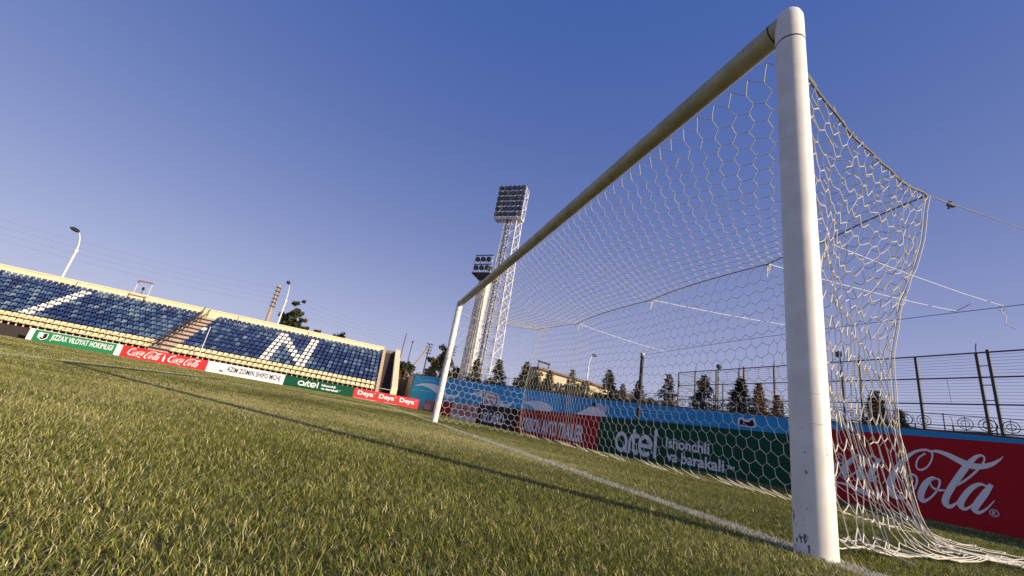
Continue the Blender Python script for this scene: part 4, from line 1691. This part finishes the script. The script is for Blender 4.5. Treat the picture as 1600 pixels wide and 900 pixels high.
m_polec = mat("pole_concrete", (.42, .31, .23), .85, .5, 3, .2)
up_ = thing("utility_pole", "bare concrete utility pole with dark brackets behind the stand", "utility pole", (67.3, 16.2, 0), "utility poles outside the ground")
b = MB()
b.tube([(67.3, 16.2, -.2), (67.3, 16.2, 13.7)], [.34, .22], 8)
b.build("shaft", m_polec, up_)
for k in range(6):
    z = 10.4 + k * .58
    b = MB()
    b.tube([(67.0, 16.2 + .36, z), (67.0, 16.2 - .36, z + .02)], .05, 5)
    b.tube([(67.0, 16.2 - .36, z), (66.95, 16.2 - .38, z - .25)], .06, 5)
    b.build("bracket", m_black, up_)


def a_pole(label, x, y, zt, foot):
    """braced utility pole: upright, raking strut and short crossarms with insulators"""
    t = thing("utility_pole", label, "utility pole", (x, y, 0), "utility poles outside the ground")
    b = MB()
    b.tube([(x, y, -.2), (x, y, zt)], [.16, .11], 8)
    b.build("shaft", mat("pole_dark", (.10, .08, .07), .85, .5, 4), t)
    b = MB()
    b.tube([(x, y + foot, -.2), (x, y + .1, zt - .5)], [.17, .14], 8)
    b.build("strut", m_polec, t)
    for k in range(4):
        z = zt - .15 - k * .55
        b = MB()
        b.box((x - .06, y - .55, z), (x + .06, y + .55, z + .09))
        for q in (-.5, -.25, .25, .5): b.tube([(x, y + q, z + .09), (x, y + q, z + .28)], .05, 6)
        b.build("crossarm", m_black, t)


a_pole("braced utility pole with dark crossarms right of the stand's end", 73.2, -8.6, 11.0, 5.0)
a_pole("braced utility pole with dark crossarms behind the far goal post", 77.4, -13.8, 12.2, 4.2)
for lab, x, y, z0, z1 in (("thin dark mast rising above the end stairs of the stand", 54.7, -2.72, 6.3, 9.0), ("thin mast with a small dark lamp right of the stand's sloping wall", 58.6, -4.15, 0, 8.5)):
    t = thing("mast", lab, "mast", (x, y, 0))
    b = MB()
    b.tube([(x, y, -.2), (x, y, z1)], .05, 6)
    b.build("shaft", m_fence, t)
    if z0 == 0:
        b = MB()
        b.tube([(x, y, z1), (x - .1, y, z1 + .12), (x - .3, y, z1 + .16)], [.06, .12, .09], 6)
        b.build("lamp_head", m_lamp, t)
# power lines
LN = [((67.3, 16.2, 13.2), (73.2, -8.6, 10.9)), ((67.3, 15.9, 12.3), (73.2, -8.3, 10.4)), ((67.3, 16.4, 11.6), (73.2, -8.9, 9.9)), ((67.3, 16.0, 10.8), (73.2, -8.1, 9.4)),
      ((63, 48, 12.8), (67.3, 16.2, 13.2)), ((63, 48, 12.0), (67.3, 15.9, 12.3)), ((63, 48, 11.2), (67.3, 16.4, 11.6)), ((63, 48, 10.4), (67.3, 16.0, 10.8)),
      ((73.2, -8.6, 10.9), (77.4, -13.8, 12.1)), ((77.4, -13.8, 12.1), (68, -45, 11.0)), ((77.4, -13.8, 11.4), (68, -45, 10.2))]
LNL = ["%s power line between the concrete pole and the braced pole" % q for q in ("topmost", "second from top", "third from top", "lowest")] + \
      ["%s power line running left from the concrete pole above the stand" % q for q in ("topmost", "second from top", "third from top", "lowest")] + \
      ["short power line joining the two braced poles", "upper power line running right from behind the far post", "lower power line running right from behind the far post"]
for i, (a, c) in enumerate(LN):
    hang("power_line", a, c, .0065, m_wire, LNL[i], "power line", .45 if i < 8 else .2, "power lines outside the ground")

# ------------------------------------------------------------------ trees
m_leaf = leaf_mat("foliage", .25, .6)
m_bark = mat("bark", (.10, .075, .055), .95, .6, 6, .5)


def leaf_mesh(name, P, cols):
    """P: (n,3,3) triangles"""
    n = len(P)
    me = bpy.data.meshes.new(name)
    me.vertices.add(n * 3)
    me.vertices.foreach_set("co", P.reshape(-1).astype(np.float32))
    me.loops.add(n * 3)
    me.loops.foreach_set("vertex_index", np.arange(n * 3, dtype=np.int32))
    me.polygons.add(n)
    me.polygons.foreach_set("loop_start", np.arange(0, n * 3, 3, dtype=np.int32))
    me.polygons.foreach_set("loop_total", np.full(n, 3, np.int32))
    at = me.attributes.new("tint", 'FLOAT_COLOR', 'POINT')
    at.data.foreach_set("color", np.concatenate([np.repeat(cols, 3, 0), np.ones((n * 3, 1))], 1).reshape(-1).astype(np.float32))
    me.update()
    me.validate()
    me.materials.append(m_leaf)
    return me


def tris_at(c, size, rng, stretch=None):
    n = len(c)
    d = rng.normal(0, 1, (n, 3)) if stretch is None else stretch + rng.normal(0, .35, (n, 3))
    d /= np.linalg.norm(d, axis=1)[:, None]
    e = np.cross(d, rng.normal(0, 1, (n, 3)))
    e /= np.linalg.norm(e, axis=1)[:, None] + 1e-9
    sz = size * rng.uniform(.6, 1.4, (n, 1))
    k = .45 if stretch is None else .28
    return np.stack([c - e * sz * k, c + e * sz * k, c + d * sz * 1.3], 1)


def conifer_parts(seed, h, r, c0, c1, brown=0.0, dense=1.0):
    rng = np.random.default_rng(seed)
    cs, ds, cl = [], [], []
    wh = int(h / .20)
    tb = MB()
    tb.tube([(0, 0, -.2), (.02, .01, h * .5), (0, 0, h * .97)], [.05 + h * .012, .03 + h * .007, .012], 7)
    for i in range(wh):
        t = (i + .5) / wh
        z = h * (.06 + .94 * t)
        L = r * (1 - t) ** 1.05 * rng.uniform(.8, 1.15) + .05
        nb = int(rng.integers(6, 9))
        a0 = rng.uniform(0, 6.28)
        for k in range(nb):
            a = a0 + k * 6.283 / nb + rng.normal(0, .25)
            Lb = L * rng.uniform(.55, 1.15)
            if rng.uniform() < .12: continue
            tip = np.array([math.cos(a) * Lb, math.sin(a) * Lb, z - .12 * Lb + .25 * Lb * t])
            root = np.array([0, 0, z])
            if Lb > .35: tb.tube([tuple(root), tuple((root + tip) / 2 + np.array([0, 0, .03])), tuple(tip)], [.018, .012, .005], 3, cap=False)
            m = int(dense * (10 + 34 * Lb))
            q = rng.uniform(.12, 1.05, m)[:, None] ** .8
            p = root + (tip - root) * q + rng.normal(0, .055 + .05 * Lb, (m, 3)) * np.array([1, 1, .6])
            cs.append(p)
            dv = (tip - root) / (np.linalg.norm(tip - root) + 1e-6)
            ds.append(np.repeat((dv * .8 + np.array([0, 0, -.15]))[None], m, 0))
            b_ = rng.uniform() < brown
            base = np.array((.22, .11, .035)) if b_ else np.array(c0) + (np.array(c1) - np.array(c0)) * rng.uniform()
            cl.append(np.repeat(base[None], m, 0) * rng.uniform(.7, 1.35, (m, 1)))
    c, d, cl = np.concatenate(cs), np.concatenate(ds), np.concatenate(cl)
    return tb.mesh("trunk", m_bark), leaf_mesh("crown", tris_at(c, .15, rng, d), cl)


def broad_parts(seed, h, r, c0, c1, trunk=.35, lean=(0, 0), leaf=.16, n=3800, brown=0.0, tall=1.0, nb=15, cone=False, clump=1.0):
    rng = np.random.default_rng(seed)
    tb = MB()
    top = np.array([lean[0], lean[1], h * .82])
    tb.tube([(0, 0, -.2), tuple(top * .45 + np.array([.06, 0, 0])), tuple(top)], [.05 + h * .016, .04 + h * .010, .03], 8)
    cl_c = []
    for k in range(nb):
        t = trunk + (1 - trunk) * (k + .3) / nb
        a = k * 2.4 + rng.uniform(-.4, .4)
        base = top * t * .95
        prof = math.sin(math.pi * (.12 + .80 * (t - trunk) / (1 - trunk))) ** .7
        if cone: prof = (1 - (t - trunk) / (1 - trunk)) ** .8 + .08
        L = r * prof * rng.uniform(.65, 1.15)
        tip = base + np.array([math.cos(a) * L, math.sin(a) * L, L * rng.uniform(.35, .8) * tall])
        tb.tube([tuple(base), tuple((base + tip) / 2 + np.array([0, 0, .05 * L])), tuple(tip)], [.05, .035, .012], 5, cap=False)
        for q in (.55, .8, 1.0):
            cl_c.append(base + (tip - base) * q + rng.normal(0, .12 * r, 3))
    for _ in range(5): cl_c.append(top + rng.normal(0, .14 * r, 3) + np.array([0, 0, h * .1 * rng.uniform(0, 1.2)]))
    m = n // len(cl_c)
    cs, cc = [], []
    for c in cl_c:
        rad = r * rng.uniform(.16, .30) * clump
        p = rng.normal(0, 1, (m, 3))
        p = p / np.linalg.norm(p, axis=1)[:, None] * (rng.uniform(0, 1, (m, 1)) ** .45) * rad * np.array([1, 1, .85])
        cs.append(c + p)
        base = np.array((.20, .115, .035)) if rng.uniform() < brown else np.array(c0) + (np.array(c1) - np.array(c0)) * rng.uniform()
        cc.append(np.repeat(base[None], m, 0) * rng.uniform(.65, 1.4, (m, 1)))
    return tb.mesh("trunk", m_bark), leaf_mesh("crown", tris_at(np.concatenate(cs), leaf, rng), np.concatenate(cc))


def palm_parts(seed, h, r):
    rng = np.random.default_rng(seed)
    tb = MB()
    tb.tube([(0, 0, -.2), (.05, 0, h * .5), (0, .03, h * .8)], [.22, .18, .20], 8)
    cs, ds, cc = [], [], []
    for k in range(70):
        a = rng.uniform(0, 6.28)
        el = rng.uniform(-1.0, 1.3)
        L = r * rng.uniform(.7, 1.1)
        dead = el < -.1
        for q in np.linspace(.1, 1, 16):
            x = L * q * math.cos(el) * .9
            z = h * .8 + L * q * math.sin(el) - (.35 * L) * q * q
            c = np.array([math.cos(a) * x, math.sin(a) * x, z])
            for sgn in (-1, 1):
                cs.append(c + rng.normal(0, .02, 3))
                ds.append(np.array([math.cos(a + sgn * .9), math.sin(a + sgn * .9), -.5]))
                cc.append(np.array((.26, .13, .05) if dead else (.055, .075, .022)) * rng.uniform(.7, 1.3))
    return tb.mesh("trunk", m_bark), leaf_mesh("crown", tris_at(np.array(cs), .32, rng, np.array(ds)), np.array(cc))


def plant_tree(name, label, cat, parts, x, y, rot=0.0, sc=1.0, group=None):
    t = bpy.data.objects.new(name, None)
    COL.objects.link(t)
    tag(t, label, cat, group)
    for nm, me in zip(("trunk", "crown"), parts):
        o = bpy.data.objects.new(nm, me)
        COL.objects.link(o)
        o.parent = t
    t.location = (x, y, 0)
    t.rotation_euler = (0, 0, rot)
    t.scale = (sc, sc, sc)
    return t


DG0, DG1 = (.022, .034, .014), (.060, .072, .026)
cA = conifer_parts(1, 5.6, 2.35, DG0, DG1, .10)
cB = conifer_parts(2, 5.6, 2.05, DG0, (.075, .080, .03), .22)
cC = conifer_parts(3, 5.6, 2.7, DG0, DG1, .06, 1.1)
cD = conifer_parts(4, 5.6, 1.4, (.10, .075, .03), (.20, .11, .04), .75)
cE = conifer_parts(5, 5.6, 2.0, (.03, .042, .02), (.085, .085, .035), .35, .8)
GC = "conifers planted behind the blue wall"
for lab, pr, x, y, h in [
    ("small conifer left of the tall lattice tower's foot", cB, 45.6, -10.6, 6.1), ("small conifer right of the tall lattice tower's foot", cA, 42.0, -12.2, 6.1),
    ("dark conifer above the blue wall's wave print at the long building's left end", cA, 39.5, -14.4, 6.1), ("narrow conifer before the long building's left half", cB, 38.2, -16.5, 5.6),
    ("ragged conifer before the long building's middle", cE, 37.2, -18.6, 6.0), ("tallest conifer of the row, standing right of the slender street lamp", cA, 35.2, -21.7, 6.5),
    ("low ragged conifer left of the dark net pole", cE, 34.2, -22.7, 5.3), ("narrow conifer just behind the dark net pole", cB, 31.7, -22.7, 5.6),
    ("brown tipped conifer at the left corner of the tall court fence", cE, 27.2, -22.3, 5.85), ("pointed dark conifer standing before the court fence posts", cA, 23.3, -22.2, 5.6),
    ("broad dark conifer before the rusty fence post", cC, 21.4, -23.6, 5.6), ("rust brown dying conifer beside the broad dark one", cD, 20.2, -23.9, 5.3),
    ("low rust brown shrub conifer right of the dying one", cD, 18.9, -23.9, 4.55), ("dark conifer seen through the net's side panel", cB, 13.2, -23.7, 4.75), ("low bushy conifer right of the one behind the side netting", cC, 12.4, -24.0, 3.9)]:
    plant_tree("conifer_tree", lab, "tree", pr, x, y, random.uniform(0, 6), h / 5.6 * 1.07, GC)
pop = broad_parts(11, 14.8, 2.7, (.026, .040, .016), (.075, .085, .03), .42, (-.2, -1.2), .26, 6500, .05, 2.2, 26, True, .55)
plant_tree("poplar_tree", "leaning dark tree rising behind the stand beside the street lamp", "tree", pop, 78, 15.5)
b1 = broad_parts(12, 9.6, 1.3, (.03, .045, .02), (.08, .085, .03), .3, (0, 0), .28, 1600)
plant_tree("tree", "tree top just showing over the back wall, nearer the poplar", "tree", b1, 73.5, 10.0, 0, 1.0, "tree tops over the stand")
plant_tree("tree", "wider tree top just showing over the back wall, nearer the stand's end", "tree", broad_parts(13, 9.6, 2.2, (.03, .045, .02), (.10, .085, .03), .3, (0, 0), .28, 2000), 73.7, 6.3, 1, 1.0, "tree tops over the stand")
plant_tree("palm_tree", "shaggy palm with brown dead fronds right of the stand's end", "tree", palm_parts(5, 7.0, 2.1), 68.6, -4.9)
plant_tree("tree", "dark branching tree behind the far post with autumn leaves", "tree", broad_parts(14, 8.8, 2.4, (.022, .036, .014), (.07, .072, .026), .25, (0, 0), .26, 4200, .22), 58.5, -8.9)
plant_tree("tree", "brownish bush between the far post and the concrete mast", "tree", broad_parts(15, 6.4, 2.0, (.03, .04, .016), (.11, .085, .03), .1, (0, 0), .24, 3000, .35), 58.2, -11.6)
plant_tree("tree", "pale dusty bush under the braced utility pole", "tree", broad_parts(16, 5.2, 2.6, (.12, .10, .05), (.30, .22, .13), .1, (0, 0), .24, 2400, .3), 66.0, -7.6)
yl = broad_parts(17, 8.2, 3.2, (.09, .085, .025), (.20, .16, .05), .15, (0, 0), .28, 4200, .15)
plant_tree("tree", "yellowing tree before the middle of the long cream building", "tree", yl, 60.5, -33.5, 0, 1.0, "yellowing trees before the long building")
plant_tree("tree", "yellowing tree before the right end of the long cream building", "tree", yl, 56.5, -36.5, 2, .82, "yellowing trees before the long building")
yd = broad_parts(18, 7.4, 2.7, (.03, .042, .016), (.085, .08, .03), .15, (0, 0), .26, 3600, .1)
for lab, x, y, sc, r in (("dark bush before the long building's left third", 62, -25.0, 1.12, 0), ("dark bush before the long building, second from its left end", 58, -28.4, .95, 2),
                         ("dark bush left of the dark net pole, far behind the wall", 53.5, -39.5, 1.0, 4), ("dark low bush right of the dark net pole", 44, -36, .72, 1)):
    plant_tree("bush", lab, "bush", yd, x, y, r, sc, "dark bushes before the long building")

# ------------------------------------------------------------------ buildings behind the trees
m_bcream = mat("building_cream", (.56, .46, .31), .85, .5, .7, .1, col2=(.40, .32, .22))
m_bpink = mat("building_base", (.55, .43, .38), .85, .4, .9, .1)
m_roof = mat("roof_sheet", (.17, .11, .08), .8, .5, 1.5, .1)
m_win = mat("window_glass", (.05, .055, .065), .2, spec=.7)
bd = thing("long_building", "long two storey cream building behind the conifers", "building", (72, -42, 0))
A, B = Vector((66.5, -27.2, 0)), Vector((78.0, -60.0, 0))
U = (B - A).normalized()
Nn = Vector((U.y, -U.x, 0))
if Nn.x > 0: Nn = -Nn
L = (B - A).length


def slab(mb, u0, u1, z0, z1, d0, d1):
    mb.prism([A + U * u0 + Nn * d1 + Vector((0, 0, z0)), A + U * u1 + Nn * d1 + Vector((0, 0, z0)), A + U * u1 + Nn * d1 + Vector((0, 0, z1)), A + U * u0 + Nn * d1 + Vector((0, 0, z1))], -Nn * (d1 - d0))


b = MB()
slab(b, 0, L, -.2, 4.9, -3, 0)
b.build("ground_floor_wall", m_bpink, bd)
b = MB()
slab(b, 0, L, 4.902, 9.9, -3, -.02)
b.build("upper_wall", m_bcream, bd)
b = MB()
slab(b, -.4, L + .4, 9.902, 10.25, -3.4, .6)
b.build("roof", m_roof, bd)
b = MB()
slab(b, 0, L, 4.75, 5.05, .0, .5)
b.build("ledge", m_roof, bd)
k = 0
u = 1.6
while u < L - 2:
    for z0, z1 in ((1.2, 3.6), (6.2, 8.6)):
        b = MB()
        slab(b, u, u + 1.5, z0, z1, -.05, .03)
        w = b.build("window", m_win, bd)
        b = MB()
        slab(b, u - .1, u + 1.6, z0 - .14, z0 - .02, -.04, .12)
        slab(b, u + .70, u + .78, z0, z1, .03, .07)
        b.build("frame", m_white, w)
    u += 3.4
b = MB()
for u in (.8, 3.4):
    b.tube([A + U * u - Nn * 1 + Vector((0, 0, 10.2)), A + U * u - Nn * 1 + Vector((0, 0, 11.5))], .10, 5)
b.tube([A + U * .6 - Nn * 1 + Vector((0, 0, 11.5)), A + U * 3.6 - Nn * 1 + Vector((0, 0, 11.45))], .16, 5)
b.build("roof_frame", m_black, bd)
hs_ = thing("small_house", "small bright cream house just right of the dark net pole", "building", (60, -46, 0))
b = MB()
b.prism([(58, -44.5, -.2), (61, -52.5, -.2), (61, -52.5, 6.6), (58, -44.5, 6.6)], (6, 2, 0))
b.build("wall", mat("house_cream", (.74, .66, .46), .85, .3, 1), hs_)
b = MB()
b.prism([(57.6, -44.2, 6.602), (60.8, -52.8, 6.602), (63.4, -48, 8.6), (61.4, -44.6, 8.4)], (1.5, 3.2, .02))
b.build("roof", m_roof, hs_)
for k in range(3):
    b = MB()
    c = Vector((58 + (k + .6) * .85, -44.5 - (k + .6) * 2.26, 4.3))
    b.obox(c, Vector((.35, -.94, 0)) * .55, Vector((.94, .35, 0)) * .05, Vector((0, 0, .8)))
    b.build("window", m_win, hs_)
# low whitewashed wall in front of the trees behind the far post
lw = thing("boundary_wall", "sunlit pale boundary wall behind the concrete mast", "wall", (62, -12, 0))
b = MB()
b.prism([(62.5, -7.2, -.2), (60.5, -19, -.2), (60.5, -19, 4.9), (62.5, -7.2, 4.6)], (.3, .05, 0))
b.build("masonry", mat("wall_cream", (.62, .52, .42), .9, .5, 1.2, .2), lw)
b = MB()
b.prism([(62.4, -7.1, 4.62), (60.4, -19.1, 4.92), (60.4, -19.1, 5.05), (62.4, -7.1, 4.75)], (.5, .05, 0))
b.build("coping", m_conc_w, lw)
